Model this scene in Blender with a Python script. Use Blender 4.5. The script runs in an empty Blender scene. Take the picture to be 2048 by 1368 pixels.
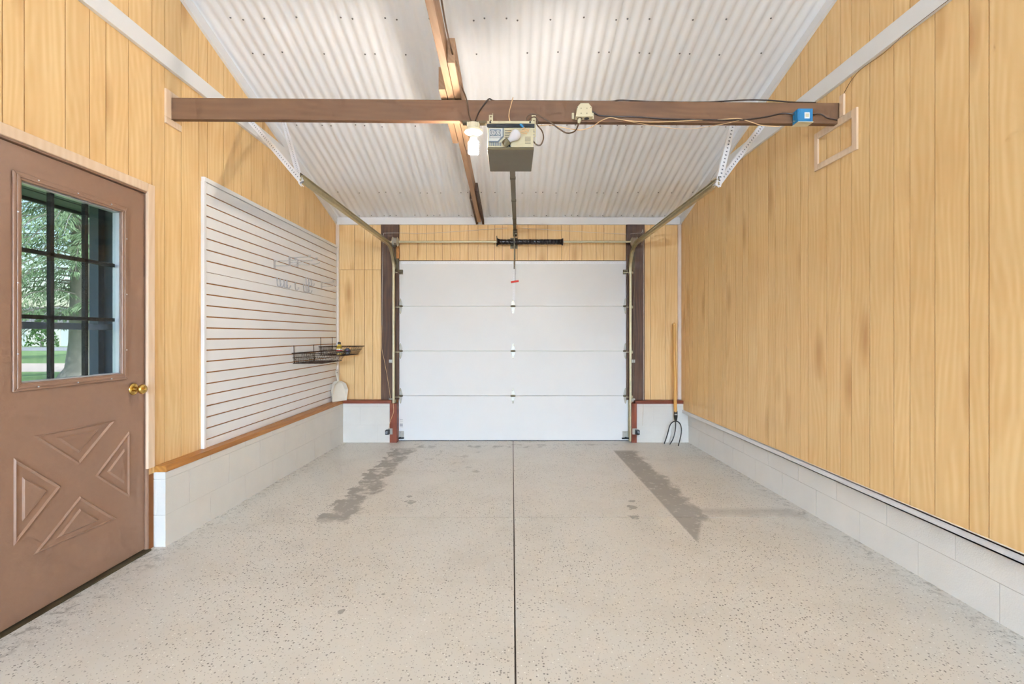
import bpy, bmesh, math, random
from mathutils import Vector, Matrix
random.seed(7)
S = bpy.context.scene
C = S.collection
# ------------------------------------------------------------------ camera, sky, sun, exposure
F, CX, HY, CAMZ = 948.0, 1024.0, 671.0, 1.26          # focal length (px of a 2048 frame), vanishing point, eye height
cd = bpy.data.cameras.new('camera'); cam = bpy.data.objects.new('camera', cd); C.objects.link(cam)
cam.location = (0, 0, CAMZ); cam.rotation_euler = (math.pi / 2, 0, 0)
cd.sensor_width = 36.0; cd.lens = F / 2048 * 36.0; cd.shift_y = -(684 - HY) / 2048
cd.clip_start = 0.05; cd.clip_end = 400
S.camera = cam
w = bpy.data.worlds.new('sky'); S.world = w; w.use_nodes = True
nt = w.node_tree; bg = nt.nodes['Background']
sky = nt.nodes.new('ShaderNodeTexSky'); sky.sky_type = 'NISHITA'; sky.sun_disc = False
sky.sun_elevation = math.radians(50); sky.sun_rotation = math.radians(100); sky.air_density = 1.2; sky.dust_density = 2.5
nt.links.new(sky.outputs[0], bg.inputs[0]); bg.inputs[1].default_value = 0.30
sd = bpy.data.lights.new('sun', 'SUN'); sd.energy = 3.2; sd.angle = 0.02; sd.color = (1, .95, .86)
sun = bpy.data.objects.new('sun', sd); C.objects.link(sun); sun.rotation_euler = (math.radians(38), math.radians(14), 0)
S.view_settings.view_transform = 'Standard'; S.view_settings.look = 'None'
S.view_settings.gamma = 1.0; S.view_settings.use_curve_mapping = False
S.view_settings.exposure = 0.08
S.cycles.use_denoising = True; S.cycles.use_adaptive_sampling = True; S.cycles.adaptive_threshold = 0.16; S.cycles.adaptive_min_samples = 12
S.cycles.max_bounces = 10; S.cycles.diffuse_bounces = 6; S.cycles.glossy_bounces = 4
S.cycles.transmission_bounces = 6; S.cycles.transparent_max_bounces = 8
S.cycles.sample_clamp_indirect = 6.0
S.cycles.caustics_reflective = False; S.cycles.caustics_refractive = False
FILL_REAR, LAMP_CFL = 4300.0, 680.0  # strengths: added rear fill tubes, lamp on the beam

# ------------------------------------------------------------------ mesh helpers
LOC = {}
def V(*a): return Vector(a)
def W(px, py, Y): return Vector(((px - CX) * Y / F, Y, CAMZ + (HY - py) * Y / F))   # point seen at a pixel of the 2048 frame at depth Y
class MB:
    def __init__(s): s.v = []; s.f = []
    def add(s, vs, fs):
        o = len(s.v); s.v += [Vector(p) for p in vs]; s.f += [tuple(i + o for i in f) for f in fs]; return s
    def box(s, a, b):
        x0, y0, z0 = a; x1, y1, z1 = b
        return s.add([(x0,y0,z0),(x1,y0,z0),(x1,y1,z0),(x0,y1,z0),(x0,y0,z1),(x1,y0,z1),(x1,y1,z1),(x0,y1,z1)],
                     [(0,3,2,1),(4,5,6,7),(0,1,5,4),(1,2,6,5),(2,3,7,6),(3,0,4,7)])
    def hexa(s, p):
        return s.add(p, [(0,3,2,1),(4,5,6,7),(0,1,5,4),(1,2,6,5),(2,3,7,6),(3,0,4,7)])
    def bar(s, p0, p1, u, hu, hv):                      # beam from p0 to p1, half width hu along u, half height hv along the third axis
        p0 = Vector(p0); p1 = Vector(p1); d = (p1 - p0).normalized(); u = Vector(u); u = (u - d * u.dot(d)).normalized(); v = d.cross(u)
        q = [p + u * a * hu + v * b * hv for p in (p0, p1) for a, b in ((-1,-1),(1,-1),(1,1),(-1,1))]
        return s.hexa(q)
    def prism(s, poly, ext):
        n = len(poly); e = Vector(ext); a = [Vector(p) for p in poly]
        return s.add(a + [p + e for p in a], [tuple(range(n - 1, -1, -1)), tuple(range(n, 2 * n))] + [(i, (i+1) % n, n + (i+1) % n, n + i) for i in range(n)])
    def tube(s, pts, r, n=6, closed=False, radii=None):
        pts = [Vector(p) for p in pts]; m = len(pts); vs = []; fs = []; prev = None
        for i, p in enumerate(pts):
            a = pts[(i-1) % m] if (closed or i > 0) else p; b = pts[(i+1) % m] if (closed or i < m-1) else p
            d = b - a; d = d.normalized() if d.length > 1e-9 else Vector((0,0,1))
            if prev is None: u = d.orthogonal().normalized()
            else:
                u = prev - d * prev.dot(d); u = u.normalized() if u.length > 1e-6 else d.orthogonal().normalized()
            prev = u; v = d.cross(u); rr = radii[i] if radii else r
            vs += [p + (u * math.cos(2*math.pi*k/n) + v * math.sin(2*math.pi*k/n)) * rr for k in range(n)]
        for i in range(m if closed else m - 1):
            j = (i + 1) % m
            fs += [(i*n+k, i*n+(k+1) % n, j*n+(k+1) % n, j*n+k) for k in range(n)]
        if not closed: fs += [tuple(range(n-1, -1, -1)), tuple((m-1)*n+k for k in range(n))]
        return s.add(vs, fs)
    def cyl(s, p0, p1, r, n=16, r2=None): return s.tube([p0, p1], r, n, radii=[r, r if r2 is None else r2])
    def lathe(s, prof, o, axis=(0,0,1), n=20):           # prof: (radius, distance along axis)
        o = Vector(o); d = Vector(axis).normalized(); u = d.orthogonal().normalized(); v = d.cross(u); vs = []; fs = []
        for r, h in prof: vs += [o + d * h + (u * math.cos(2*math.pi*k/n) + v * math.sin(2*math.pi*k/n)) * max(r, 1e-4) for k in range(n)]
        m = len(prof)
        for i in range(m-1): fs += [(i*n+k, i*n+(k+1) % n, (i+1)*n+(k+1) % n, (i+1)*n+k) for k in range(n)]
        fs += [tuple(range(n-1, -1, -1)), tuple((m-1)*n+k for k in range(n))]
        return s.add(vs, fs)
    def perf(s, p0, p1, wv, t, pitch=.03, r=.0055):       # perforated flat strip: centre line p0-p1, half width vector wv, thickness vector t
        p0 = Vector(p0); p1 = Vector(p1); wv = Vector(wv); t = Vector(t); d = p1 - p0; L = d.length; d.normalize(); wn = wv.normalized()
        n = max(1, int(L / pitch)); st = L / n
        for i in range(n):
            c = p0 + d * (i + .5) * st; h = d * st / 2
            out = [c+h+wv*0, c+h+wv, c+wv, c-h+wv, c-h, c-h-wv, c-wv, c+h-wv]
            out = [c+h, c+h+wv, c+wv, c-h+wv, c-h, c-h-wv, c-wv, c+h-wv]
            inn = [c + (d*math.cos(k*math.pi/4) + wn*math.sin(k*math.pi/4)) * r for k in range(8)]
            vs = out + inn + [q + t for q in out] + [q + t for q in inn]; fs = []
            for k in range(8):
                j = (k+1) % 8
                fs += [(k, j, 8+j, 8+k), (16+j, 16+k, 24+k, 24+j), (8+k, 8+j, 24+j, 24+k)]
            for k in (1, 2, 5, 6): fs.append((k, 16+k, 16+k+1, k+1))
            s.add(vs, fs)
        return s
    def build(s, name, m, parent=None, smooth=False, bevel=0, origin=None):
        me = bpy.data.meshes.new(name); xs = [p.x for p in s.v]; ys = [p.y for p in s.v]; zs = [p.z for p in s.v]
        if parent is not None: base = LOC[parent.name]
        else: base = Vector(origin) if origin is not None else Vector(((min(xs)+max(xs))/2, (min(ys)+max(ys))/2, min(zs)))
        me.from_pydata([p - base for p in s.v], [], s.f)
        b = bmesh.new(); b.from_mesh(me); bmesh.ops.recalc_face_normals(b, faces=b.faces); b.to_mesh(me); b.free()
        if smooth:
            for p in me.polygons: p.use_smooth = True
        o = bpy.data.objects.new(name, me); C.objects.link(o); me.materials.append(m)
        if parent is not None: o.parent = parent
        else: o.location = base
        LOC[o.name] = base.copy()
        if bevel:
            bm = o.modifiers.new('bevel', 'BEVEL'); bm.width = bevel; bm.segments = 2; bm.limit_method = 'ANGLE'; bm.angle_limit = math.radians(40)
        if smooth:
            try: me.set_sharp_from_angle(angle=math.radians(45))
            except Exception: pass
        return o
def tag(o, label=None, cat=None, group=None, kind=None):
    if label: o['label'] = label
    if cat: o['category'] = cat
    if group: o['group'] = group
    if kind: o['kind'] = kind
    return o
def empty(name, loc, label=None, cat=None, group=None, kind=None):
    o = bpy.data.objects.new(name, None); C.objects.link(o); o.location = loc; LOC[o.name] = Vector(loc); o.empty_display_size = .05
    return tag(o, label, cat, group, kind)
def spline(pts, n=6):                                     # Catmull-Rom through points
    p = [Vector(q) for q in pts]; p = [p[0]*2 - p[1]] + p + [p[-1]*2 - p[-2]]; out = []
    for i in range(1, len(p) - 2):
        for k in range(n):
            t = k / n; a, b, c, d = p[i-1], p[i], p[i+1], p[i+2]
            out.append(.5 * ((2*b) + (c-a)*t + (2*a-5*b+4*c-d)*t*t + (-a+3*b-3*c+d)*t**3))
    out.append(p[-2]); return out

# ------------------------------------------------------------------ materials
def lin(r, g, b):
    f = lambda c: (c/255)/12.92 if c <= 10 else ((c/255+.055)/1.055)**2.4
    return (f(r), f(g), f(b), 1)
class NT:
    def __init__(s, name):
        s.m = bpy.data.materials.new(name); s.m.use_nodes = True; s.t = s.m.node_tree; s.b = s.t.nodes['Principled BSDF']
    def n(s, typ, **kw):
        x = s.t.nodes.new('ShaderNode' + typ)
        for k, v in kw.items(): setattr(x, k, v)
        return x
    def l(s, a, b): s.t.links.new(a, b)
    def math(s, op, a, b=None, c=None, clamp=False):
        x = s.n('Math', operation=op); x.use_clamp = clamp
        for i, q in enumerate((a, b, c)):
            if q is None: continue
            if isinstance(q, (int, float)): x.inputs[i].default_value = q
            else: s.l(q, x.inputs[i])
        return x.outputs[0]
    def mix(s, f, a, b):
        x = s.n('Mix', data_type='RGBA')
        for i, q in ((0, f), (6, a), (7, b)):
            if isinstance(q, (int, float)): x.inputs[i].default_value = q
            elif isinstance(q, tuple): x.inputs[i].default_value = q
            else: s.l(q, x.inputs[i])
        return x.outputs[2]
    def ramp(s, f, stops):
        x = s.n('ValToRGB'); e = x.color_ramp.elements
        while len(e) < len(stops): e.new(.5)
        for i, (p, c) in enumerate(stops): e[i].position = p; e[i].color = c if isinstance(c, tuple) else (c, c, c, 1)
        s.l(f, x.inputs[0]); return x.outputs[0]
    def pos(s, scale=(1,1,1), rnd=0.0):
        g = s.n('NewGeometry'); mp = s.n('Mapping'); mp.inputs['Scale'].default_value = scale; s.l(g.outputs['Position'], mp.inputs[0])
        if rnd:
            oi = s.n('ObjectInfo'); va = s.n('VectorMath', operation='MULTIPLY_ADD'); cmb = s.n('CombineXYZ')
            for i in range(3): s.l(oi.outputs['Random'], cmb.inputs[i])
            s.l(cmb.outputs[0], va.inputs[0]); va.inputs[1].default_value = (rnd, rnd*.7, rnd*1.3); s.l(mp.outputs[0], va.inputs[2]); return va.outputs[0]
        return mp.outputs[0]
    def noise(s, vec, scale=5, detail=3, rough=.5, dist=0.0):
        x = s.n('TexNoise'); x.inputs['Scale'].default_value = scale; x.inputs['Detail'].default_value = detail
        x.inputs['Roughness'].default_value = rough; x.inputs['Distortion'].default_value = dist; s.l(vec, x.inputs['Vector']); return x.outputs['Fac']
    def bump(s, h, strength=.2, dist=.005):
        x = s.n('Bump'); x.inputs['Strength'].default_value = strength; x.inputs['Distance'].default_value = dist; s.l(h, x.inputs['Height']); s.l(x.outputs[0], s.b.inputs['Normal'])
    def fin(s, col=None, rough=None, metal=None, spec=None):
        for k, q in (('Base Color', col), ('Roughness', rough), ('Metallic', metal), ('Specular IOR Level', spec)):
            if q is None: continue
            if isinstance(q, (int, float)) or isinstance(q, tuple): s.b.inputs[k].default_value = q
            else: s.l(q, s.b.inputs[k])
        return s.m
def plain(name, rgb, rough=.5, metal=0.0, var=.08, scale=12, bump=0.0, spec=.4):
    t = NT(name); c = lin(*rgb); v = t.noise(t.pos(), scale, 3)
    lo = tuple(x*(1-var) for x in c[:3]) + (1,); hi = tuple(min(1, x*(1+var)) for x in c[:3]) + (1,)
    col = t.mix(v, lo, hi)
    if bump: t.bump(t.noise(t.pos(), 140, 3), bump, .003)
    return t.fin(col, rough, metal, spec)
def wood(name, light, dark, knot, zs=.22, horiz=False, rough=.42, rnd=9.0, axis=None, contrast=1.0):
    t = NT(name); g = t.n('NewGeometry'); sp = t.n('SeparateXYZ'); t.l(g.outputs['Position'], sp.inputs[0]); oi = t.n('ObjectInfo')
    if axis == 'x': u = t.math('ADD', sp.outputs[1], sp.outputs[2]); v = sp.outputs[0]
    elif axis == 'y': u = t.math('ADD', sp.outputs[0], sp.outputs[2]); v = sp.outputs[1]
    else: u = t.math('ADD', sp.outputs[0], sp.outputs[1]); v = sp.outputs[2]
    cb = t.n('CombineXYZ'); t.l(t.math('MULTIPLY_ADD', oi.outputs['Random'], rnd, u), cb.inputs[0]); t.l(t.math('MULTIPLY', oi.outputs['Random'], 31.0), cb.inputs[1]); t.l(t.math('MULTIPLY', v, zs), cb.inputs[2])
    vec = cb.outputs[0]
    n1 = t.noise(vec, 3.6, 4, .5, 1.6); m2 = t.n('Mapping'); m2.inputs['Scale'].default_value = (1, 1, .25); t.l(vec, m2.inputs[0]); n2 = t.noise(m2.outputs[0], 60, 2, .6)
    wv = t.n('TexWave', wave_type='BANDS', bands_direction='X'); wv.inputs['Scale'].default_value = 8; wv.inputs['Distortion'].default_value = 8; wv.inputs['Detail'].default_value = 2.0; wv.inputs['Detail Scale'].default_value = 1.1; t.l(vec, wv.inputs['Vector'])
    w2 = t.n('TexWave', wave_type='BANDS', bands_direction='X'); w2.inputs['Scale'].default_value = 9; w2.inputs['Distortion'].default_value = 22; w2.inputs['Detail'].default_value = 1.5; w2.inputs['Detail Scale'].default_value = .5; t.l(vec, w2.inputs['Vector'])
    n3 = t.noise(t.pos((1, 1, .55), 7.0), 2.3, 2, .5)
    f = t.math('ADD', t.math('ADD', t.math('MULTIPLY', n1, .40), t.math('MULTIPLY', n3, .24)), t.math('ADD', t.math('MULTIPLY', wv.outputs[1], .09), t.math('ADD', t.math('MULTIPLY', w2.outputs[1], .12), t.math('MULTIPLY', n2, .12))))
    k = contrast
    col = t.ramp(f, [(.5-.28/k, lin(*dark)), (.5, tuple((a+b)/2 for a, b in zip(lin(*light), lin(*dark)))), (min(1, .5+.22/k), lin(*light))])
    vo = t.n('TexVoronoi'); vo.inputs['Scale'].default_value = 1.6; mp = t.n('Mapping'); mp.inputs['Scale'].default_value = (2.6, 1, 3.2); t.l(vec, mp.inputs[0]); t.l(mp.outputs[0], vo.inputs['Vector'])
    kn = t.ramp(vo.outputs['Distance'], [(.05, .62), (.24, 0.0)])
    col = t.mix(kn, col, lin(*knot))
    hs = t.n('HueSaturation'); t.l(col, hs.inputs['Color']); t.l(t.math('MULTIPLY_ADD', oi.outputs['Random'], .05, .97), hs.inputs['Value'])
    t.bump(n2, .06, .002)
    return t.fin(hs.outputs[0], rough, 0.0, .35)

M = {}
M['panel'] = wood('honey_panelling', (238, 203, 148), (218, 172, 112), (180, 124, 68))
M['groove'] = plain('panel_groove', (136, 84, 42), .8)
M['cap'] = wood('oak_cap', (186, 128, 62), (142, 86, 36), (110, 62, 26), axis='y', rough=.4)
M['redcap'] = wood('red_brown_wood', (134, 62, 28), (92, 34, 14), (70, 24, 10), axis='x', rough=.45)
M['redjamb'] = wood('red_brown_jamb', (138, 66, 32), (96, 38, 18), (70, 24, 10), rough=.45)
M['post'] = wood('dark_stained_wood', (100, 70, 50), (64, 42, 30), (48, 30, 20), rough=.6, contrast=1.5)
M['beam'] = wood('brown_painted_beam', (118, 84, 58), (98, 67, 46), (78, 52, 36), axis='x', rough=.6)
M['joist'] = wood('lamplit_brown_joist', (178, 142, 110), (148, 112, 82), (92, 64, 46), axis='y', rough=.6)  # paler copy of the beam's brown paint, bulb glow put into the colour
M['white'] = plain('white_paint', (232, 230, 228), .45, var=.04, scale=4)
M['slat'] = plain('white_laminate', (238, 237, 236), .35, var=.02, scale=3)
M['mdf'] = plain('brown_fibreboard', (168, 110, 52), .8)
M['casing'] = wood('pale_casing', (232, 206, 178), (218, 186, 152), (200, 160, 120), rough=.5)
M['cornertrim'] = plain('pale_corner_trim', (224, 206, 190), .5)
M['sheetm'] = plain('white_corrugated_steel', (240, 239, 239), .4, var=.03, scale=3)
M['screw'] = plain('zinc_screw', (120, 116, 112), .5, .5)
M['block'] = plain('painted_block', (219, 213, 204), .7, var=.06, scale=7, bump=.35)
M['blockr'] = plain('painted_block_light', (226, 222, 216), .7, var=.05, scale=7, bump=.3)
M['mortar'] = plain('painted_mortar', (208, 202, 193), .8)
M['galv'] = plain('galvanised_steel', (196, 184, 150), .38, .75, var=.2, scale=25)
M['galvdark'] = plain('oily_steel', (96, 84, 62), .5, .6, var=.3, scale=30)
M['zinc'] = plain('zinc_hinge', (176, 170, 158), .4, .6, var=.2, scale=40)
M['perf'] = plain('white_perforated_angle', (244, 244, 246), .35)
M['chrome'] = plain('bright_wire', (206, 206, 208), .35, .5)
M['bronze'] = plain('dark_bronze_wire', (58, 40, 28), .5, .4)
M['black'] = plain('black_plastic', (22, 20, 20), .45)
M['spring'] = plain('oiled_black_spring', (44, 34, 30), .35, .6, var=.5, scale=20)
M['doorwhite'] = plain('white_door_skin', (232, 231, 229), .5, var=.03, scale=2.0, bump=.08)
M['brown'] = plain('brown_door_paint', (146, 112, 90), .38, var=.05, scale=40, bump=.12, spec=.5)
M['brass'] = plain('polished_brass', (214, 176, 96), .2, 1.0)
M['porcelain'] = plain('cream_porcelain', (238, 228, 200), .25)
M['bulboff'] = plain('frosted_bulb', (232, 230, 236), .2)
M['olive'] = plain('olive_brown_cover', (104, 92, 66), .45, var=.1)
M['cream'] = plain('cream_panel', (206, 194, 160), .45)
M['silver'] = plain('pale_label', (214, 214, 210), .4)
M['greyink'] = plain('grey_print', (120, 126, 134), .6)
M['ivorybox'] = plain('ivory_box', (214, 202, 168), .5)
M['blue'] = plain('blue_box_plastic', (52, 128, 176), .5)
M['brownwire'] = plain('brown_cable', (92, 68, 48), .5)
M['darkwire'] = plain('dark_cable', (52, 36, 28), .5)
M['beigewire'] = plain('beige_wire', (226, 188, 140), .5)
M['whitewire'] = plain('pale_wire', (218, 206, 190), .5)
M['red'] = plain('red_handle', (206, 52, 34), .4)
M['dustpan'] = plain('white_plastic_pan', (226, 216, 200), .4, var=.05)
M['yellow'] = plain('yellow_can', (226, 190, 70), .4)
M['label'] = plain('paper_label', (236, 234, 228), .6)
M['purple'] = plain('purple_lid', (150, 110, 190), .4)
M['ash'] = wood('ash_handle', (226, 176, 102), (196, 140, 70), (160, 100, 50), rough=.5)
M['forksteel'] = plain('black_forged_steel', (48, 42, 36), .5, .5)
M['siding'] = plain('slate_siding', (112, 126, 148), .6)
M['soffit'] = plain('dark_soffit', (128, 132, 138), .7)
M['muntin'] = plain('black_grille', (18, 16, 16), .5)
M['bark'] = plain('grey_bark', (136, 134, 128), .9, var=.25, scale=6)
M['needles'] = plain('spruce_needles', (126, 152, 118), .8, var=.35, scale=2.2)
M['grass'] = plain('lawn_grass', (116, 146, 92), .9, var=.25, scale=.6)
M['path'] = plain('pale_gravel', (196, 184, 176), .9)
M['asphalt'] = plain('grey_asphalt', (150, 152, 156), .9)
M['housewall'] = plain('white_siding', (222, 230, 238), .7)
M['roofing'] = plain('grey_shingles', (120, 120, 124), .9)
M['bush'] = plain('bush_leaves', (84, 124, 70), .9, var=.3, scale=3)
# floor: greige chip-flecked coating, bare concrete where the tyres wore it off
def floor_mat():
    t = NT('flecked_floor_coating'); g = t.n('NewGeometry'); sp = t.n('SeparateXYZ'); t.l(g.outputs['Position'], sp.inputs[0]); x, y = sp.outputs[0], sp.outputs[1]
    P = t.pos()
    base = t.mix(t.noise(P, 1.3, 4), lin(206, 200, 190), lin(219, 214, 206))
    grime = t.ramp(t.noise(P, 2.6, 5, .6), [(.45, 0.0), (.75, .4)])
    base = t.mix(grime, base, lin(184, 174, 160))
    def fleck(scale, thr, keep, hi):
        mp = t.pos((1, 1, 1)); v = t.n('TexVoronoi'); v.inputs['Scale'].default_value = scale; t.l(mp, v.inputs['Vector'])
        d = t.math('LESS_THAN', v.outputs['Distance'], thr); sc = t.n('SeparateColor'); t.l(v.outputs['Color'], sc.inputs[0])
        big = t.math('MULTIPLY', t.math('GREATER_THAN', sc.outputs[0], keep), d)
        return big, sc.outputs[1]
    patch = t.ramp(t.noise(P, 1.1, 3), [(.35, .35), (.62, 1.0)])
    f1, r1 = fleck(76, .30, .72, 0); f2, r2 = fleck(130, .30, .70, 0); f3, r3 = fleck(85, .24, .88, 0)
    col = t.mix(t.math('MULTIPLY', f2, t.math('MULTIPLY', patch, .75)), base, t.mix(r2, lin(92, 86, 78), lin(150, 142, 130)))
    col = t.mix(t.math('MULTIPLY', f1, t.math('MULTIPLY', patch, .95)), col, t.mix(r1, lin(52, 48, 44), lin(120, 112, 102)))
    col = t.mix(t.math('MULTIPLY', f3, .8), col, lin(240, 238, 232))
    # worn tyre strips (bare grey concrete)
    nz = t.noise(P, 7, 5, .65); nb = t.noise(P, 2.2, 3)
    def smooth(v, a, b):
        m = t.n('MapRange', interpolation_type='SMOOTHSTEP'); m.inputs[1].default_value = a; m.inputs[2].default_value = b; t.l(v, m.inputs[0]); return m.outputs[0]
    def strip(x0, x1, y0, y1, sharp0, amp):
        lo = t.math('SUBTRACT', x, x0); hi = t.math('SUBTRACT', x1, x)
        wob = t.math('MULTIPLY', t.math('SUBTRACT', nz, .5), amp)
        a = t.math('ADD', lo, wob) if not sharp0 else lo
        b = t.math('ADD', hi, wob)
        e = t.math('MULTIPLY', smooth(a, -.01, .012), smooth(b, -.03, .05))
        ly = t.math('MULTIPLY', smooth(t.math('ADD', t.math('SUBTRACT', y, y0), wob), -.06, .10), smooth(t.math('SUBTRACT', y1, y), -.02, .08))
        return t.math('MULTIPLY', e, ly)
    taper = t.math('MULTIPLY', t.math('SUBTRACT', y, 4.1), .0)
    s1 = strip(1.105, 1.34, 3.15, 5.20, True, .34)
    tri = t.math('MULTIPLY', smooth(t.math('SUBTRACT', t.math('SUBTRACT', y, 2.80), t.math('MULTIPLY', t.math('SUBTRACT', x, 1.10), 2.1)), -.02, .05), t.math('MULTIPLY', smooth(t.math('SUBTRACT', x, 1.105), -.006, .008), t.math('LESS_THAN', y, 3.35)))
    tri = t.math('MULTIPLY', tri, smooth(t.math('SUBTRACT', 1.36, x), -.02, .05))
    s2 = t.math('MULTIPLY', strip(-1.30, -1.09, 3.15, 5.30, False, .40), smooth(nz, .34, .52))
    s3 = t.math('MULTIPLY', strip(1.30, 2.02, 3.24, 3.42, False, .16), .55)
    s4 = t.math('MULTIPLY', strip(-1.1, 1.25, 5.30, 5.52, False, .3), t.math('MULTIPLY', smooth(nz, .50, .62), .75))
    s5 = t.math('MULTIPLY', strip(-1.0, -.35, 4.35, 5.2, False, .8), t.math('MULTIPLY', smooth(nz, .57, .66), .6))
    wear = t.math('MAXIMUM', t.math('MAXIMUM', s1, s2), t.math('MAXIMUM', t.math('MAXIMUM', s3, s4), t.math('MAXIMUM', s5, tri)))
    for bx, by, br in ((.865, 3.42, .055), (.83, 3.22, .05), (.90, 3.55, .04), (-.75, 3.52, .06), (-.79, 3.66, .03), (-.758, 2.105, .022), (-.61, 2.25, .010), (1.55, 4.0, .022)):
        dx = t.math('SUBTRACT', x, bx); dy = t.math('SUBTRACT', y, by); d = t.math('SQRT', t.math('ADD', t.math('MULTIPLY', dx, dx), t.math('MULTIPLY', dy, dy)))
        d = t.math('ADD', d, t.math('MULTIPLY', t.math('SUBTRACT', t.noise(P, 30, 3), .5), br*1.9))
        wear = t.math('MAXIMUM', wear, t.math('MULTIPLY', t.math('LESS_THAN', d, br*.7), .85))
    conc = t.mix(nb, lin(146, 141, 134), lin(172, 166, 158))
    conc = t.mix(smooth(t.noise(P, 26, 4), .58, .68), conc, lin(186, 180, 172))
    col = t.mix(wear, col, conc)
    # dirt swept up against the block walls
    edge = t.math('MAXIMUM', smooth(x, 1.88, 2.08), smooth(t.math('MULTIPLY', x, -1), 1.82, 2.01))
    dirt = t.math('MULTIPLY', edge, smooth(t.noise(P, 24, 5, .7), .50, .64))
    col = t.mix(t.math('MULTIPLY', dirt, .55), col, lin(112, 102, 90))
    rg = t.math('MULTIPLY_ADD', wear, .3, .40)
    t.bump(t.noise(P, 180, 2), .10, .002)
    return t.fin(col, rg, 0.0, .45)
M['floor'] = floor_mat()
M['joint'] = plain('dark_joint', (90, 82, 74), .9)
def glass():
    t = NT('window_glass'); tr = t.n('BsdfTransparent'); tr.inputs[0].default_value = (.93, .97, .97, 1); gl = t.n('BsdfGlossy'); gl.inputs['Roughness'].default_value = .02
    mx = t.n('MixShader'); mx.inputs[0].default_value = .03; t.l(tr.outputs[0], mx.inputs[1]); t.l(gl.outputs[0], mx.inputs[2])
    t.l(mx.outputs[0], t.t.nodes['Material Output'].inputs[0]); return t.m
M['glass'] = glass()
def emit(name, rgb, s):
    t = NT(name); e = t.n('Emission'); e.inputs[0].default_value = rgb + (1,); e.inputs[1].default_value = s; t.l(e.outputs[0], t.t.nodes['Material Output'].inputs[0]); return t.m
M['tube'] = emit('fill_tube', (.66, .92, 1.24), FILL_REAR)  # added fill tubes, tinted cool to offset the warm bounce off the wood
M['cfl'] = emit('lit_spiral_lamp', (.97, .90, .82), LAMP_CFL)

# ------------------------------------------------------------------ room dimensions
YB, YR, YRIDGE = 5.66, -10.2, 1.0                         # back wall, unseen rear wall set far back to even the light, ridge
def fz(y): return .0091 * (5.66 - y)                      # the slab falls towards the overhead door
def zc(y): return 2.657 + (.293 * (YB - y) if y > YRIDGE else .293 * (YB - YRIDGE) * (y - YR) / (YRIDGE - YR))
def XL(y): return -2.088 - .004 * (y - 3.2)
def XR(y): return 2.016 + .0105 * (5.6 - y)
def XLB(y): return -2.023 + .0128 * (y - 2.767)           # face of the left block wall
XRB = 2.078
CAPZ = .498

# ---- floor: slabs between the saw-cut joints
fl = MB(); pts = [(-2.3, YR-.2), (2.3, YR-.2), (2.3, YB+.3), (-2.3, YB+.3)]
fl.prism([(x, y, fz(y)-.14) for x, y in pts], (0, 0, .128))
floor = tag(fl.build('floor', M['joint']), 'pale flecked concrete garage floor with worn tyre strips', 'floor', kind='structure')
xs = [-2.28, .009, .016, 2.28]; ys = [YR-.18, -.6, 3.228, YB+.28]; g = .0035
for i, (xa, xb) in enumerate(((-2.28, .0125-g), (.0125+g, 2.28))):
    for j in range(3):
        ya, yb = ys[j] + (.0032 if j else 0), ys[j+1] - (.0032 if j < 2 else 0)
        m = MB(); q = [(xa, ya), (xb, ya), (xb, yb), (xa, yb)]; m.prism([(x, y, fz(y)-.02) for x, y in q], (0, 0, .02)); m.build('concrete_slab', M['floor'], floor)

# ---- side walls
WID = [7.35, 5.0, 3.75, 5.65, 6.65, 4.0, 5.6, 6.7, 3.45]   # the repeating board widths of the panelling, inches
k = 48.15 / sum(WID); WID = [a * k * .0254 for a in WID]
def grooves(seam0, sgn, lo, hi):
    out = []; y = seam0; i = 0
    while lo < y < hi: out.append(y); y += sgn * WID[i % 9]; i += 1
    y = seam0; i = 8
    while True:
        y -= sgn * WID[i % 9]; i -= 1
        if not lo < y < hi: break
        out.append(y)
    return sorted(out)
DY0, DY1, DHEAD = 1.757, 2.717, 2.093                      # rough opening of the side door
def board(wall, y0, y1, zb, opening=None):
    a, b = y0 + .0024, y1 - .0024
    topz = lambda y: zc(y) - .03
    pl = []
    if opening and b > opening[0] and a < opening[1]:
        o0, o1, oh = opening
        if a >= o0 and b <= o1: pl = [(a, oh), (b, oh)]
        elif a < o0: pl = [(a, zb), (o0, zb), (o0, oh), (b, oh)]
        else: pl = [(a, oh), (o1, oh), (o1, zb), (b, zb)]
    else: pl = [(a, zb), (b, zb)]
    pl.append((b, topz(b)))
    if a < YRIDGE < b: pl.append((YRIDGE, topz(YRIDGE)))
    pl.append((a, topz(a)))
    return pl
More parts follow.
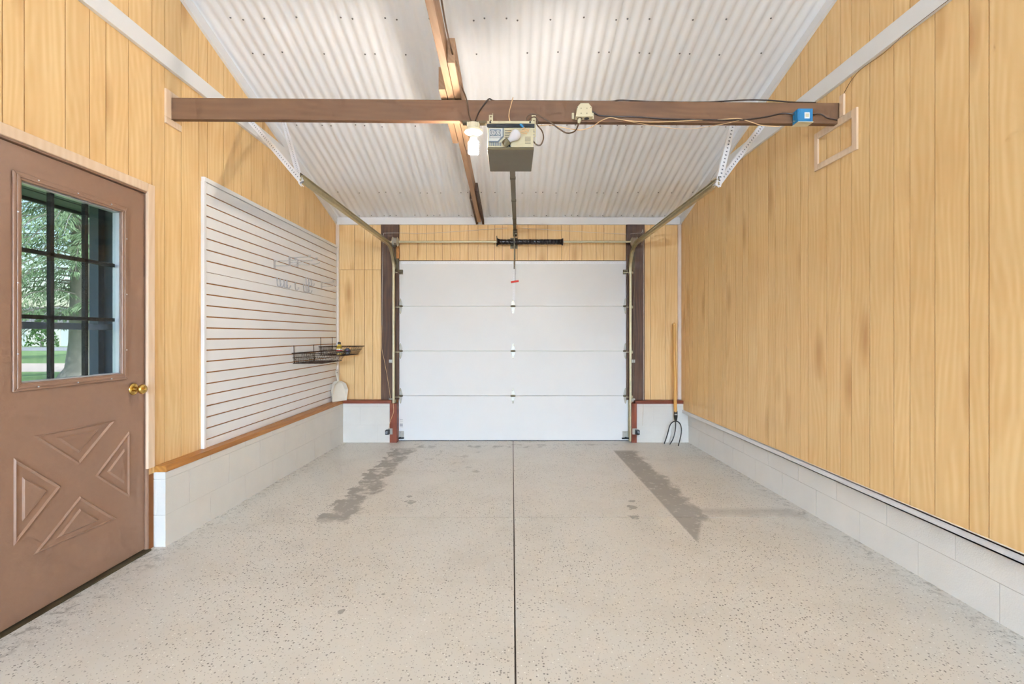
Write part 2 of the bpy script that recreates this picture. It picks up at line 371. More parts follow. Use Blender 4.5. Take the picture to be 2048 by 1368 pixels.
def side_wall(name, Xf, sgn, seam, dirn, zb, opening, label, floor_z=-.1):
    m = MB(); t = -.12 * sgn
    def pris(poly): m.prism([(Xf(y) - .006*sgn, y, max(z, floor_z)) for y, z in poly], (t, 0, 0))
    y0, y1 = YR - .1, YB + .12
    if opening:
        o0, o1, oh = opening
        pris([(y0, -.1), (o0, -.1), (o0, zc(o0)), (YRIDGE, zc(YRIDGE)), (y0, zc(YR))])
        pris([(o1, -.1), (y1, -.1), (y1, zc(YB)), (o1, zc(o1))]); pris([(o0, oh), (o1, oh), (o1, zc(o1)), (o0, zc(o0))])
    else: pris([(y0, -.1), (y1, -.1), (y1, zc(YB)), (YRIDGE, zc(YRIDGE)), (y0, zc(YR))])
    wall = tag(m.build(name, M['groove']), label, 'wall', kind='structure')
    gs = [YR] + grooves(seam, dirn, -3.6, YB - .02) + [YB]
    gs = [YR, -9.6, -8.4, -7.2, -6.0, -4.8, -3.6, -2.4, -1.2, 0.0, .6] + [q for q in gs if q > .75]
    for a, b in zip(gs, gs[1:]):
        if b - a < .012: continue
        pl = board(wall, a, b, zb, opening); q = MB(); q.prism([(Xf(y) - .006*sgn, y, z) for y, z in pl], (.006*sgn, 0, 0)); q.build('panel_board', M['panel'] if b > -2.3 else M['white'], wall)  # unseen rear boards are white so the bounced light stays neutral
    return wall
wall_left = side_wall('wall_left', XL, 1, 2.025, 1, .46, (DY0, DY1, DHEAD), 'left wall of honey coloured grooved wood panelling')
wall_right = side_wall('wall_right', XR, -1, 3.264, -1, .375, None, 'right wall of honey coloured grooved wood panelling', .372)

# ---- back wall with the overhead door opening
OX0, OX1, OZ = -1.358, 1.400, 2.158
m = MB(); yb = YB + .006
m.box((-2.25, yb, -.1), (OX0-.005, yb+.12, 2.75)); m.box((OX1+.005, yb, -.1), (2.25, yb+.12, 2.75)); m.box((OX0-.005, yb, OZ), (OX1+.005, yb+.12, 2.75))
wall_back = tag(m.build('wall_back', M['groove']), 'back wall of honey panelling around the overhead door', 'wall', kind='structure')
pX = lambda px, Y=YB: (px - CX) * Y / F
gb = [676, 708.9, 729.5, 745.7, 764]
for a, b in zip(gb, gb[1:]):
    for za, zb_ in ((CAPZ-.01, 2.045), (2.048, 2.62)): MB().box((pX(a)+.0021, YB, za), (pX(b)-.0021, yb, zb_)).build('panel_board', M['panel'], wall_back)
gb = [797, 818.9, 834.4, 852.9, 868.7, 884.5, 901.4, 919.9, 936.4, 956, 975.9, 989.6, 1004.5, 1035.2, 1056.4, 1072, 1095.5, 1123, 1139.6, 1163.8, 1192.3, 1207.8, 1228.4, 1252]
for a, b in zip(gb, gb[1:]): MB().box((pX(a)+.0021, YB, OZ), (pX(b)-.0021, yb, 2.62)).build('panel_board', M['panel'], wall_back)
gb = [1287, 1301.3, 1330.5, 1362]
for a, b in zip(gb, gb[1:]): MB().box((pX(a)+.0021, YB, CAPZ-.01), (pX(b)-.0021, yb, 2.62)).build('panel_board', M['panel'], wall_back)
# ---- rear wall behind the camera, unseen, white to bounce neutral light
m = MB().prism([(-2.2, YR-.02, -.1), (2.2, YR-.02, -.1), (2.2, YR-.02, 2.75), (-2.2, YR-.02, 2.75)], (0, -.12, 0))
wall_rear = tag(m.build('wall_rear', M['groove']), 'panelled rear wall behind the viewer', 'wall', kind='structure')
x = -2.1
while x < 2.08: MB().box((x+.002, YR-.02, 0.02), (min(x+.6, 2.1)-.002, YR-.012, 2.62)).build('panel_board', M['white'], wall_rear); x += .6

# ---- block walls
def blocks(name, P, u0, u1, courses, mat, label, vis0=None, L=.4064, depth=.10):
    """P(u, z, d) maps length, height, depth behind the face to a point"""
    m = MB(); zb, zt = courses[0][0], courses[-1][1]
    def hx(m, a, b, z0, z1, d0, d1):
        c = lambda z, u: z if not callable(z) else z(u)
        m.hexa([P(a, c(z0, a), d0), P(b, c(z0, b), d0), P(b, c(z0, b), d1), P(a, c(z0, a), d1), P(a, c(z1, a), d0), P(b, c(z1, b), d0), P(b, c(z1, b), d1), P(a, c(z1, a), d1)])
    hx(m, u0+.004, u1-.004, zb, (lambda uu: (zt(uu) if callable(zt) else zt) - .003), .002, depth-.004)
    wall = tag(m.build(name, M['mortar']), label, 'wall', kind='structure')
    for i, (z0, z1) in enumerate(courses):
        u = u0 - (L/2 if i % 2 else 0.0); first = True
        while u < u1 - .01:
            a, b = max(u, u0), min(u + L, u1)
            if b - a > .02:
                q = MB(); hx(q, a + (.0014 if a > u0 else 0), b - (.0014 if b < u1 else 0), (z0 if i == 0 else (lambda uu, z0=z0: (z0(uu) if callable(z0) else z0) + .0016)), (lambda uu, z1=z1: (z1(uu) if callable(z1) else z1) - (.0016 if i < len(courses)-1 else 0)), 0, depth if a == u0 else .06)
                q.build('block', mat, wall)
            u += L
    return wall
PL = lambda u, z, d: Vector((XLB(u) - d, u, z)); zf = lambda u: fz(u) - .01
blocks('wall_left_base', PL, 2.767, 5.66, [(zf, .211), (.211, .421), (.421, .462)], M['block'], 'low painted block wall under the slotted display board', depth=.14)
blocks('wall_left_base', PL, YR, 1.70, [(zf, .211), (.211, .421), (.421, .462)], M['block'], 'low painted block wall on the near side of the brown door', depth=.14, L=1.2)
PR = lambda u, z, d: Vector((XRB + d, u, z))
blocks('wall_right_base', PR, .80, 5.66, [(zf, .205), (.205, .40)], M['blockr'], 'low white painted block wall along the right side')
blocks('wall_right_base', PR, YR, .80, [(zf, .205), (.205, .40)], M['blockr'], 'low white painted block wall beside the viewer', L=1.2)
YK = 5.58
PB = lambda u, z, d: Vector((u, YK + d, z))
blocks('wall_back_base', PB, -1.99, -1.436, [(-.01, .206), (.206, .421), (.421, .462)], M['block'], 'low painted block wall left of the overhead door', depth=.09)
blocks('wall_back_base', PB, 1.466, 2.078, [(-.01, .206), (.206, .421), (.421, .462)], M['block'], 'low painted block wall behind the pitchfork', depth=.09)

# ---- trims
ti = [0]
def trim(mb, m, label, bevel=.0015):
    ti[0] += 1; return tag(mb.build('trim_%d' % ti[0], m, bevel=bevel), label, 'trim', kind='structure')
def lcap(a, b): return MB().hexa([(XL(a)-.02, a, .462), (XLB(a)+.006, a, .462), (XLB(b)+.006, b, .462), (XL(b)-.02, b, .462), (XL(a)-.02, a, CAPZ), (XLB(a)+.006, a, CAPZ), (XLB(b)+.006, b, CAPZ), (XL(b)-.02, b, CAPZ)])
trim(lcap(2.765, 5.575), M['cap'], 'honey brown wooden ledge capping the left block wall')
trim(lcap(YR, 1.70), M['cap'], 'wooden ledge capping the block wall on the near side of the door')
trim(MB().box((-2.06, 5.56, .462), (-1.415, 5.665, CAPZ)), M['redcap'], 'dark red-brown ledge left of the overhead door')
trim(MB().box((1.446, 5.56, .458), (2.012, 5.665, .494)), M['redcap'], 'dark red-brown ledge behind the pitchfork handle')
trim(MB().box((-1.436, 5.565, -.01), (-1.352, 5.66, .462)), M['redjamb'], 'red-brown upright jamb left of the overhead door')
trim(MB().box((1.405, 5.565, -.01), (1.466, 5.66, .462)), M['redjamb'], 'red-brown upright jamb right of the overhead door')
trim(MB().box((-1.558, 5.635, .498), (-1.345, 5.665, 2.60)), M['post'], 'dark stained post left of the overhead door')
trim(MB().box((1.362, 5.635, .494), (1.578, 5.665, 2.60)), M['post'], 'dark stained post right of the overhead door')
trim(MB().box((XL(5.65)+.002, 5.635, CAPZ), (XL(5.65)+.038, 5.66, 2.58)), M['cornertrim'], 'pale corner strip beside the slotted display board')
trim(MB().box((XR(5.65)-.040, 5.635, CAPZ-.002), (XR(5.65)-.002, 5.66, 2.58)), M['cornertrim'], 'pale corner strip beside the pitchfork')
trim(MB().box((XL(5.65)-.01, 5.632, 2.580), (XR(5.65)+.01, 5.662, 2.665)), M['white'], 'white board where the corrugated ceiling meets the back wall')
for Xf, sg, nm in ((XL, 1, 'left'), (XR, -1, 'right')):
    m = MB(); t = .022 * sg
    m.prism([(Xf(y), y, z) for y, z in ((5.655, zc(5.655)-.077), (5.655, zc(5.655)+.01), (YRIDGE, zc(YRIDGE)+.01), (YRIDGE, zc(YRIDGE)-.077))], (t, 0, 0))
    m.prism([(Xf(y), y, z) for y, z in ((YR, zc(YR)-.077), (YR, zc(YR)+.01), (YRIDGE, zc(YRIDGE)+.01), (YRIDGE, zc(YRIDGE)-.077))], (t, 0, 0))
    trim(m, M['white'], 'white sloping board along the %s edge of the ceiling' % nm)
    z0, z1 = (2.868, 2.972) if sg > 0 else (2.822, 2.925)
    ye = YB - (z1 + .077 - 2.657) / .293
    m = MB(); m.prism([(Xf(YR), YR, z0), (Xf(YR), YR, z1), (Xf(YR)+.024*sg, YR, z1), (Xf(YR)+.024*sg, YR, z0)], (0, 0, 0)) if False else None
    m = MB().hexa([(Xf(YR), YR, z0), (Xf(YR)+.024*sg, YR, z0), (Xf(ye)+.024*sg, ye+.30, z0), (Xf(ye), ye+.30, z0), (Xf(YR), YR, z1), (Xf(YR)+.024*sg, YR, z1), (Xf(ye)+.024*sg, ye, z1), (Xf(ye), ye, z1)])
    trim(m, M['white'], 'level white board across the panelling of the %s wall' % nm)
m = MB().hexa([(XR(YR)-.022, YR, .350), (XRB+.02, YR, .350), (XRB+.02, YK, .350), (XR(YK)-.014, YK, .350), (XR(YR)-.022, YR, .386), (XRB+.02, YR, .386), (XRB+.02, YK, .386), (XR(YK)-.014, YK, .386)])
trim(m, M['white'], 'white ledge under the panelling of the right wall')

# ---- ceiling: corrugated sheets under a deck, ridge above the viewer
m = MB()
for ya, yb_ in ((YB+.12, YRIDGE), (YRIDGE, YR-.12)):
    a = zc(YB)-.035 if ya > YB else zc(ya); b = zc(YR)-.035 if yb_ < YR else zc(yb_)
    m.prism([(-2.2, ya, a+.03), (2.2, ya, a+.03), (2.2, yb_, b+.03), (-2.2, yb_, b+.03)], (0, 0, .1))
ceiling = tag(m.build('ceiling', M['white']), 'white corrugated metal ceiling sloping up from the overhead door', 'ceiling', kind='structure')
PITCH = .0735
def sheet(x0, x1, ya, yb_, dz):
    n = max(4, int((x1-x0) / PITCH * 8)); vs = []
    for lay in (0, .0012):
        for y in (ya, yb_):
            for i in range(n+1):
                x = x0 + (x1-x0)*i/n; c = math.cos(2*math.pi*x/PITCH); c = math.copysign(abs(c)**.75, c); vs.append((x, y, zc(y) + dz + lay + .0065 * c))
    N = n+1; fs = []
    for i in range(n):
        fs += [(i, i+1, N+i+1, N+i), (2*N+i, 3*N+i, 3*N+i+1, 2*N+i+1), (i, 2*N+i, 2*N+i+1, i+1), (N+i, N+i+1, 3*N+i+1, 3*N+i)]
    fs += [(0, N, 3*N, 2*N), (n, 2*N+n, 3*N+n, N+n)]
    return MB().add(vs, fs).build('roof_sheet', M['sheetm'], ceiling, smooth=True)
seams = [-2.075, -1.935, -1.395, -.72, -.05, .70, 1.37, 2.03]
for i in range(7):
    a, b = seams[i], seams[i+1]; o = .0025 * (i % 2)
    sheet(a - .02*(i > 0), b + .02*(i < 6), 4.42, 5.655, .004 + o); sheet(a - .02*(i > 0), b + .02*(i < 6), YRIDGE, 4.46, -.001 + o)
sheet(-2.075, 2.05, YR, YRIDGE, .002)
m = MB()
for Y, step in ((3.17, .26), (3.43, .26), (4.14, .26), (5.12, .2), (5.57, .17)):
    x = -1.9
    while x < 1.95:
        xx = round(x / PITCH) * PITCH + PITCH/2
        for q in ((xx, xx + PITCH) if random.random() < .35 else (xx,)):
            z = zc(Y) - .0095; m.lathe([(.0065, 0), (.0062, -.002), (.004, -.0055)], (q, Y + random.uniform(-.02, .02), z), (0, 0, 1), 8)
        x += step * random.uniform(.8, 1.25)
tag(m.build('screw_heads', M['screw'], ceiling), kind='stuff')

# ------------------------------------------------------------------ brown side door (door_1)
XD = -2.097                                                # face of the door leaf
def Wd(px, py, X=XD):                                      # a pixel on the leaf
    Y = F * X / (px - CX); return Vector((X, Y, CAMZ + (HY - py) * Y / F))
d1 = empty('door_1', (XD-.02, 2.24, fz(2.2)), 'brown steel side door with nine-pane window and crossed panels', 'door', kind='structure')
LY0, LY1, LZ0, LZ1 = 1.985, 2.575, 1.022, 1.955           # outside of the window surround
SY0, SY1, SZ1 = 1.790, 2.703, 2.066
fz0 = fz(2.2) + .012
GY0, GY1, GZ0, GZ1 = LY0+.03, LY1-.03, LZ0+.03, LZ1-.03
m = MB(); xa, xb = XD-.044, XD
m.box((xa, SY0, fz0), (xb, GY0, SZ1)); m.box((xa, GY1, fz0), (xb, SY1, SZ1)); m.box((xa, GY0, fz0), (xb, GY1, GZ0)); m.box((xa, GY0, GZ1), (xb, GY1, SZ1))
m.build('door_leaf', M['brown'], d1)
# window surround: stepped moulding, mitred
def ring(y0, y1, z0, z1, wd, x0, x1):
    m = MB()
    for A, B, a, b in (((y0,z0),(y1,z0),(y0+wd,z0+wd),(y1-wd,z0+wd)), ((y0,z1),(y1,z1),(y0+wd,z1-wd),(y1-wd,z1-wd)), ((y0,z0),(y0,z1),(y0+wd,z0+wd),(y0+wd,z1-wd)), ((y1,z0),(y1,z1),(y1-wd,z0+wd),(y1-wd,z1-wd))):
        m.prism([(x0, *A), (x0, *B), (x0, *b), (x0, *a)], (x1-x0, 0, 0))
    return m
sr = ring(LY0, LY1, LZ0, LZ1, .034, XD, XD+.010).build('window_surround', M['brown'], d1, bevel=.003)
ring(LY0+.012, LY1-.012, LZ0+.012, LZ1-.012, .012, XD+.010, XD+.015).build('surround_bead', M['brown'], sr, bevel=.002)
m = MB()
for q in range(3):
    for y, z in ((LY0+.1+.19*q, LZ0+.013), (LY0+.1+.19*q, LZ1-.013), (LY1-.013, LZ0+.16+.3*q), (LY0+.013, LZ0+.16+.3*q)): m.lathe([(.004, 0), (.003, .003)], (XD+.014, y, z), (1, 0, 0), 8)
tag(m.build('surround_screws', M['chrome'], sr), kind='stuff')
ring(GY0, GY1, GZ0, GZ1, .009, XD-.04, XD-.006).build('glazing_channel', M['chrome'], d1)
ty, tz = (GY1-GY0)/3, (GZ1-GZ0)/3
for i in range(3):
    for j in range(3):
        MB().box((XD-.026, GY0+i*ty+.002, GZ0+j*tz+.002), (XD-.022, GY0+(i+1)*ty-.002, GZ0+(j+1)*tz-.002)).build('glass_pane', M['glass'], d1)
for i in (1, 2): MB().box((XD-.046, GY0+i*ty-.009, GZ0), (XD-.028, GY0+i*ty+.009, GZ1)).build('grille_bar', M['muntin'], d1)
for j in (1, 2): MB().box((XD-.046, GY0, GZ0+j*tz-.009), (XD-.028, GY1, GZ0+j*tz+.009)).build('grille_bar', M['muntin'], d1)
# four triangular raised panels of the crossbuck
for tri in (((65,872),(231,840),(157,930)), ((27,915),(122,972),(27,1093)), ((258,862),(258,995),(190,952)), ((160,992),(233,1037),(66,1110))):
    P = [Wd(*q) for q in tri]; c = sum(P, Vector()) / 3
    def inset(f, dx): return [c + (p - c) * f + Vector((dx, 0, 0)) for p in P]
    r0, r1, r2, r3, r4 = inset(1, .0), inset(.93, .007), inset(.84, .001), inset(.52, .001), inset(.44, .008)
    vs = r0 + r1 + r2 + r3 + r4; fs = []
    for a in range(4): fs += [(a*3+i, a*3+(i+1) % 3, a*3+3+(i+1) % 3, a*3+3+i) for i in range(3)]
    fs += [(12, 13, 14), (2, 1, 0)]
    MB().add(vs, fs).build('raised_panel', M['brown'], d1)
kb = MB().lathe([(.033, 0), (.033, .004), (.028, .009), (.013, .012), (.011, .030), (.020, .036), (.027, .046), (.027, .054), (.021, .063), (.008, .066)], (XD, 2.625, .963), (1, 0, 0), 24).build('door_knob', M['brass'], d1, smooth=True)
MB().lathe([(.008, 0), (.008, .002), (.006, .003)], (XD+.0655, 2.625, .963), (1, 0, 0), 12).build('key_button', M['brass'], kb)
# frame, weather strip, sill, casing
m = MB(); m.box((-2.24, SY1+.004, fz(2.7)-.01), (XL(2.7)+.004, DY1, DHEAD)); m.box((-2.24, DY0, fz(2.7)-.01), (XL(2.7)+.004, SY0-.004, DHEAD)); m.box((-2.24, DY0, SZ1+.004), (XL(2.7)+.004, DY1, DHEAD))
m.build('door_frame', M['brown'], d1)
m = MB(); m.box((XD-.075, SY1-.012, fz0), (XD-.046, SY1+.004, SZ1)); m.box((XD-.075, SY0, SZ1-.012), (XD-.046, SY1, SZ1+.004)); m.build('weather_strip', M['black'], d1)
MB().box((-2.25, DY0, fz(2.7)-.012), (XD+.03, DY1, fz(2.7)+.010)).build('sill', M['galvdark'], d1)
m = MB(); cx0, cx1 = XL(2.7)-.002, XL(2.7)+.014
m.box((cx0, 2.700, CAPZ), (cx1, 2.752, 2.128)); m.build('casing_leg', M['casing'], d1, bevel=.003)
MB().box((cx0, 1.722, CAPZ), (cx1, 1.774, 2.128)).build('casing_leg', M['casing'], d1, bevel=.003)
MB().box((cx0, 1.774, 2.078), (cx1, 2.700, 2.128)).build('casing_head', M['casing'], d1, bevel=.003)
# storm door outside the leaf
st = MB(); st.box((-2.215, 1.80, 1.290), (-2.195, 2.70, 1.322)); st.build('storm_rail', M['siding'], d1)

# ------------------------------------------------------------------ overhead sectional door (door_2)
DX0, DX1 = -1.352, 1.394
d2 = empty('door_2', (.02, YB+.03, 0), 'white sectional overhead door with four flush sections', 'door', kind='structure')
zs_ = [.006, .540, 1.075, 1.610, 2.152]
for i in range(4):
    s = MB().box((DX0, YB, zs_[i]+.0015), (DX1, YB+.045, zs_[i+1]-.0015)).build('door_section', M['doorwhite'], d2, bevel=.003)
MB().box((DX0, YB+.004, -.01), (DX1, YB+.04, .008)).build('bottom_seal', M['black'], d2)
MB().perf((DX0+.03, YB-.003, 2.131), (DX1-.03, YB-.003, 2.131), (0, 0, .018), (0, .003, 0), .03, .0045).build('top_strut', M['perf'], d2)
MB().perf((.022, YB-.018, 1.68), (.022, YB-.018, 2.13), (.014, 0, 0), (0, .002, 0), .03, .005).build('centre_strut', M['perf'], d2)
MB().box((.036, YB-.018, 1.68), (.038, YB, 2.13)).build('strut_flange', M['perf'], d2)
def hinge(x, z, end):
    h = MB(); yy = YB
    pl = lambda pts, t: h.prism([(x+a, yy, z+b) for a, b in pts], (0, -t, 0))
    pl([(-.021, .006), (.021, .006), (.021, .03), (.008, .085), (.004, .092), (-.004, .092), (-.008, .085), (-.021, .03)], .003)
    pl([(-.021, -.006), (.021, -.006), (.021, -.03), (.008, -.085), (.004, -.092), (-.004, -.092), (-.008, -.085), (-.021, -.03)], .003)
    o = h.build('hinge', M['zinc'], d2)
    b = MB(); b.cyl((x-.030, yy-.010, z), (x+.030, yy-.010, z), .008, 10); b.box((x-.022, yy-.014, z-.012), (x+.022, yy-.002, z+.012)); b.build('hinge_barrel', M['galvdark'], o)
    bolts = MB()
    for q in (.06, .078, -.06, -.078): bolts.lathe([(.006, 0), (.006, .003), (.003, .005)], (x, yy-.003, z+q), (0, -1, 0), 8)
    tag(bolts.build('hinge_bolts', M['galv'], o), kind='stuff')
for zz in zs_[1:4]:
    hinge(.012, zz, 0)
    for sx, x in ((-1, DX0+.020), (1, DX1-.040)):
        hinge(x, zz, 1)
        r = MB(); r.cyl((x, YB-.022, zz-.012), (x + sx*.085, YB-.022, zz-.012), .0055, 8); r.cyl((x + sx*.062, YB-.022, zz-.012), (x + sx*.078, YB-.022, zz-.012), .020, 16); r.build('roller', M['galv'], d2, smooth=True)
for sx, x in ((-1, DX0+.020), (1, DX1-.040)):
    t = MB(); zt = 2.02; t.box((x-.030, YB-.030, zt), (x+.030, YB, zt+.022)); t.box((x-.030, YB-.004, zt-.03), (x+.030, YB, zt)); o = t.build('top_bracket', M['galvdark'], d2)
    r = MB(); r.cyl((x-.03, YB-.028, zt-.012), (x+sx*.085, YB-.028, zt-.012), .0055, 8); r.cyl((x+sx*.062, YB-.028, zt-.012), (x+sx*.078, YB-.028, zt-.012), .020, 16); r.build('roller', M['galv'], d2, smooth=True)
    b = MB(); b.box((x-.035, YB-.004, .045), (x+.04, YB, .118)); b.lathe([(.008, 0), (.006, .004)], (x, YB-.004, .10), (0,-1,0), 8); b.build('bottom_bracket', M['zinc'], d2)
    b = MB(); b.bar((x-.045, YB-.02, .036), (x+.045, YB-.02, .040), (0,0,1), .008, .012); b.cyl((x, YB-.02, .03), (x, YB-.02, .052), .012, 8); b.build('bottom_fixture', M['black'], d2)
stk = MB().box((DX0+.008, YB-.0008, .16), (DX0+.052, YB, .262)).build('sticker', M['label'], d2)
m = MB()
for z0, z1 in ((.168, .174), (.182, .19), (.196, .202), (.208, .212), (.236, .239), (.252, .255)): m.box((DX0+.012, YB-.0014, z0), (DX0+.048, YB-.0008, z1))
tag(m.build('sticker_print', M['greyink'], stk), kind='stuff')

# ---- tracks
def track(sx, name_side):
    X = 1.412 * sx; inn = -sx
    t = empty('door_track', (X, 5.2, 0), 'galvanised roller track on the %s side of the overhead door' % name_side, 'door track', 'overhead door tracks')
    yend = 3.17 if sx < 0 else 3.24
    R = .31; yv = 5.615; zh = 2.305
    arc = [(yv - R + R*math.sin(a), zh - R + R*math.cos(a)) for a in [math.pi/2*i/12 for i in range(13)]]
    vert = [(yv, .01), (yv, zh - R)]; path_h = [(yend, zh)] + arc
    prof = [(.030, -.021), (.030, -.026), (.004, -.026), (0, -.020), (0, .020), (.004, .026), (.022, .026), (.030, .020)]
    def sweep(path):
        vs = []; fs = []; n = len(prof)
        for i, (y, z) in enumerate(path):
            a = path[max(0, i-1)]; b = path[min(len(path)-1, i+1)]; d = Vector((b[0]-a[0], b[1]-a[1])).normalized(); nn = Vector((-d.y, d.x))
            vs += [(X + inn*p, y + nn.x*q, z + nn.y*q) for p, q in prof]
        for i in range(len(path)-1): fs += [(i*n+k, i*n+k+1, (i+1)*n+k+1, (i+1)*n+k) for k in range(n-1)]
        return MB().add(vs, fs)
    for nm, pth in (('vertical_track', vert), ('horizontal_track', path_h)):
        o = sweep(pth).build(nm, M['galv'], t); sm = o.modifiers.new('thickness', 'SOLIDIFY'); sm.thickness = .002; sm.offset = 0
    f = MB()                                              # angle iron behind the bend
    f.bar((X - inn*.004, yv-.012, 1.80), (X - inn*.004, yv-.012, 2.0), (0,1,0), .012, .002)
    f.bar((X - inn*.004, 5.28, zh+.03), (X - inn*.004, yend, zh+.03), (0,0,1), .014, .002); f.build('track_angle', M['galvdark'], t)
    for z in (.955, .495):
        b = MB(); x0 = X - inn*.050; b.box((min(x0, X-inn*.006), 5.630, z-.018), (max(x0, X-inn*.006), 5.634, z+.018)); b.box((X-inn*.006-.002, 5.60, z-.018), (X-inn*.006+.002, 5.634, z+.018)); b.lathe([(.006,0),(.005,.004)], (X - inn*.034, 5.630, z), (0,-1,0), 8); b.build('track_bracket', M['zinc'], t)
    # hangers of perforated angle
    base = Vector((X, yend+.01, zh-.01))
    tops = (Vector((-2.058, 3.69, 2.955)), Vector((-1.955, 4.03, zc(4.03)-.008))) if sx < 0 else (Vector((1.965, 3.62, 2.93)), Vector((1.60, 3.42, 2.80)))
    for k, tp in enumerate(tops):
        b = base + Vector((0, -.008 * (k+1), 0)); d = (tp - b).normalized(); vw = (b - cam.location).normalized(); wv = d.cross(Vector((.2 * sx, 1, .3))).normalized(); nb_ = wv.cross(d).normalized(); nb_ = nb_ if nb_.y > 0 else -nb_
        h = MB().perf(b - d*.02, tp, wv*.018, nb_*.0025, .032, .0068)
        q = wv*.018; ws = nb_*.03
        h.prism([b - d*.02 + q, tp + q, tp + q + ws, b - d*.02 + q + ws], wv*.002)
        hg = h.build('track_hanger', M['perf'], t); MB().bar(b - d*.015 + nb_*.008, tp - d*.005 + nb_*.008, wv, .010, .0015).build('hole_shade', M['greyink'], hg)  # grey strip added behind the holes, imitating the shade inside them
    bl = MB().lathe([(.010, 0), (.010, .006), (.005, .010)], (X, yend+.005, zh-.005), (0, -1, 0), 8); bl.build('hanger_bolt', M['galv'], t)
    return t
track(-1, 'left'); track(1, 'right')

# ---- torsion shaft
ZS, YS = 2.355, 5.545
ts = empty('torsion_shaft', (0, YS, ZS), 'steel torsion shaft with black spring above the overhead door', 'torsion spring')
MB().cyl((-1.45, YS, ZS), (1.487, YS, ZS), .0127, 14).build('shaft', M['galv'], ts, smooth=True)
x0, x1 = -.16, .585; pts = []
n = 46
for i in range(n*10+1):
    a = 2*math.pi*i/10; pts.append((x0 + (x1-x0)*i/(n*10), YS + .028*math.cos(a), ZS + .028*math.sin(a)))
sp_ = MB().tube(pts, .0062, 5).build('spring', M['spring'], ts, smooth=True)
MB().cyl((x0, YS, ZS), (x1, YS, ZS), .0225, 14).build('spring_core', M['black'], ts)
for x, s_ in ((x0, 1), (x1, -1)): MB().lathe([(.042, -.012), (.042, -.004), (.036, .0), (.030, .02), (.024, .035)], (x, YS, ZS), (s_, 0, 0), 18).build('spring_cone', M['spring'], ts, smooth=True)
m = MB(); m.box((x0-.022, YS-.055, ZS-.012), (x0-.012, YS-.03, ZS+.06)); m.cyl((x0-.017, YS, ZS-.055), (x0-.017, YS, ZS+.055), .006, 8); m.build('winding_lug', M['galvdark'], ts)
for x, s_ in ((-1.372, -1), (1.436, 1)):
    MB().lathe([(.020, -.05), (.046, -.04), (.056, -.034), (.050, -.028), (.050, .012), (.058, .016), (.058, .024), (.022, .03)], (x, YS, ZS), (s_, 0, 0), 20).build('cable_drum', M['zinc'], ts, smooth=True)
    MB().cyl((x - s_*.01, YS-.045, ZS-.02), (x - s_*.012, YS+.05, .06), .0022, 5).build('lift_cable', M['galvdark'], ts)
    m = MB(); m.perf((x - s_*.004, YS+.085, ZS+.05), (x - s_*.004, YS+.085, 2.03), (.018, 0, 0), (0, .003, 0), .03, .006); m.box((x - .002, YS-.03, ZS-.035), (x + .002, YS+.085, ZS+.035)); m.build('bearing_plate', M['galvdark'], ts)
cb = MB(); cb.box((.02, YS-.02, ZS-.05), (.026, YB, ZS+.05)); cb.box((-.02, YB-.004, ZS-.06), (.066, YB, ZS+.07)); cb.build('centre_bracket', M['galvdark'], ts)
tag(MB().box((-1.368, 5.60, 2.17), (-1.335, 5.634, 2.32)).build('shim_block', M['cap'], bevel=.002), 'small tan wood block on the dark left post under the shaft', 'wood block')

# ---- photo eyes
for sx, x, nm in ((-1, -1.452, 'left'), (1, 1.462, 'right')):
    t = empty('photo_eye', (x, 5.55, .11), 'small black photo eye low on the %s jamb of the overhead door' % nm, 'sensor', 'overhead door photo eyes')
    m = MB(); m.box((x-.022, 5.50, .105), (x+.022, 5.555, .16)); m.build('housing', M['black'], t, bevel=.006)
    m = MB(); m.lathe([(.014, 0), (.014, .006), (.008, .010)], (x - sx*.0 + sx*.004, 5.50, .132), (0, -1, 0), 14); m.build('lens', M['greyink'], t, smooth=True)
    m = MB(); m.box((min(x, x - sx*.05), 5.556, .10), (max(x, x - sx*.05), 5.560, .17)); m.build('bracket', M['zinc'], t)
    m = MB()
    for dx in (-.008, .006): m.lathe([(.003, 0), (.002, .002)], (x+dx, 5.499, .148), (0,-1,0), 6)
    tag(m.build('indicator', M['label'], t), kind='stuff')

# ------------------------------------------------------------------ tie beam and joists
BY = lambda x: 2.923 + .0163 * x                           # front face of the tie beam runs slightly askew
m = MB(); xa, xb = XL(2.9)-.004, XR(2.95)+.004
m.hexa([(xa, BY(xa), 2.580), (xb, BY(xb), 2.580), (xb, BY(xb)+.038, 2.580), (xa, BY(xa)+.038, 2.580), (xa, BY(xa), 2.711), (xb, BY(xb), 2.711), (xb, BY(xb)+.038, 2.711), (xa, BY(xa)+.038, 2.711)])
tag(m.build('tie_beam', M['beam'], bevel=.003), 'long brown painted tie beam spanning from wall to wall', 'beam')
zj = lambda y: 2.722 - .065 * (y - 2.93)                    # underside of the joists
def joist(x0, x1, y0, y1, label, h=.136, dx=0.0):
    m = MB().hexa([(x0, y0, zj(y0)), (x1, y0, zj(y0)), (x1+dx, y1, zj(y1)), (x0+dx, y1, zj(y1)), (x0, y0, zj(y0)+h), (x1, y0, zj(y0)+h), (x1+dx, y1, zj(y1)+min(h, zc(y1)-zj(y1)-.012)), (x0+dx, y1, zj(y1)+min(h, zc(y1)-zj(y1)-.012))])
    return tag(m.build('joist', M['joist'], bevel=.002), label, 'joist', 'joists over the tie beam')
joist(-.393, -.354, .9, 5.44, 'longest brown joist running from overhead back towards the white ceiling board', dx=-.004)
joist(-.3525, -.3115, 2.58, 3.62, 'shorter brown joist sistered on the right of the longest joist')
joist(-.4385, -.3985, 2.83, 3.515, 'short brown block sistered on the left of the longest joist')
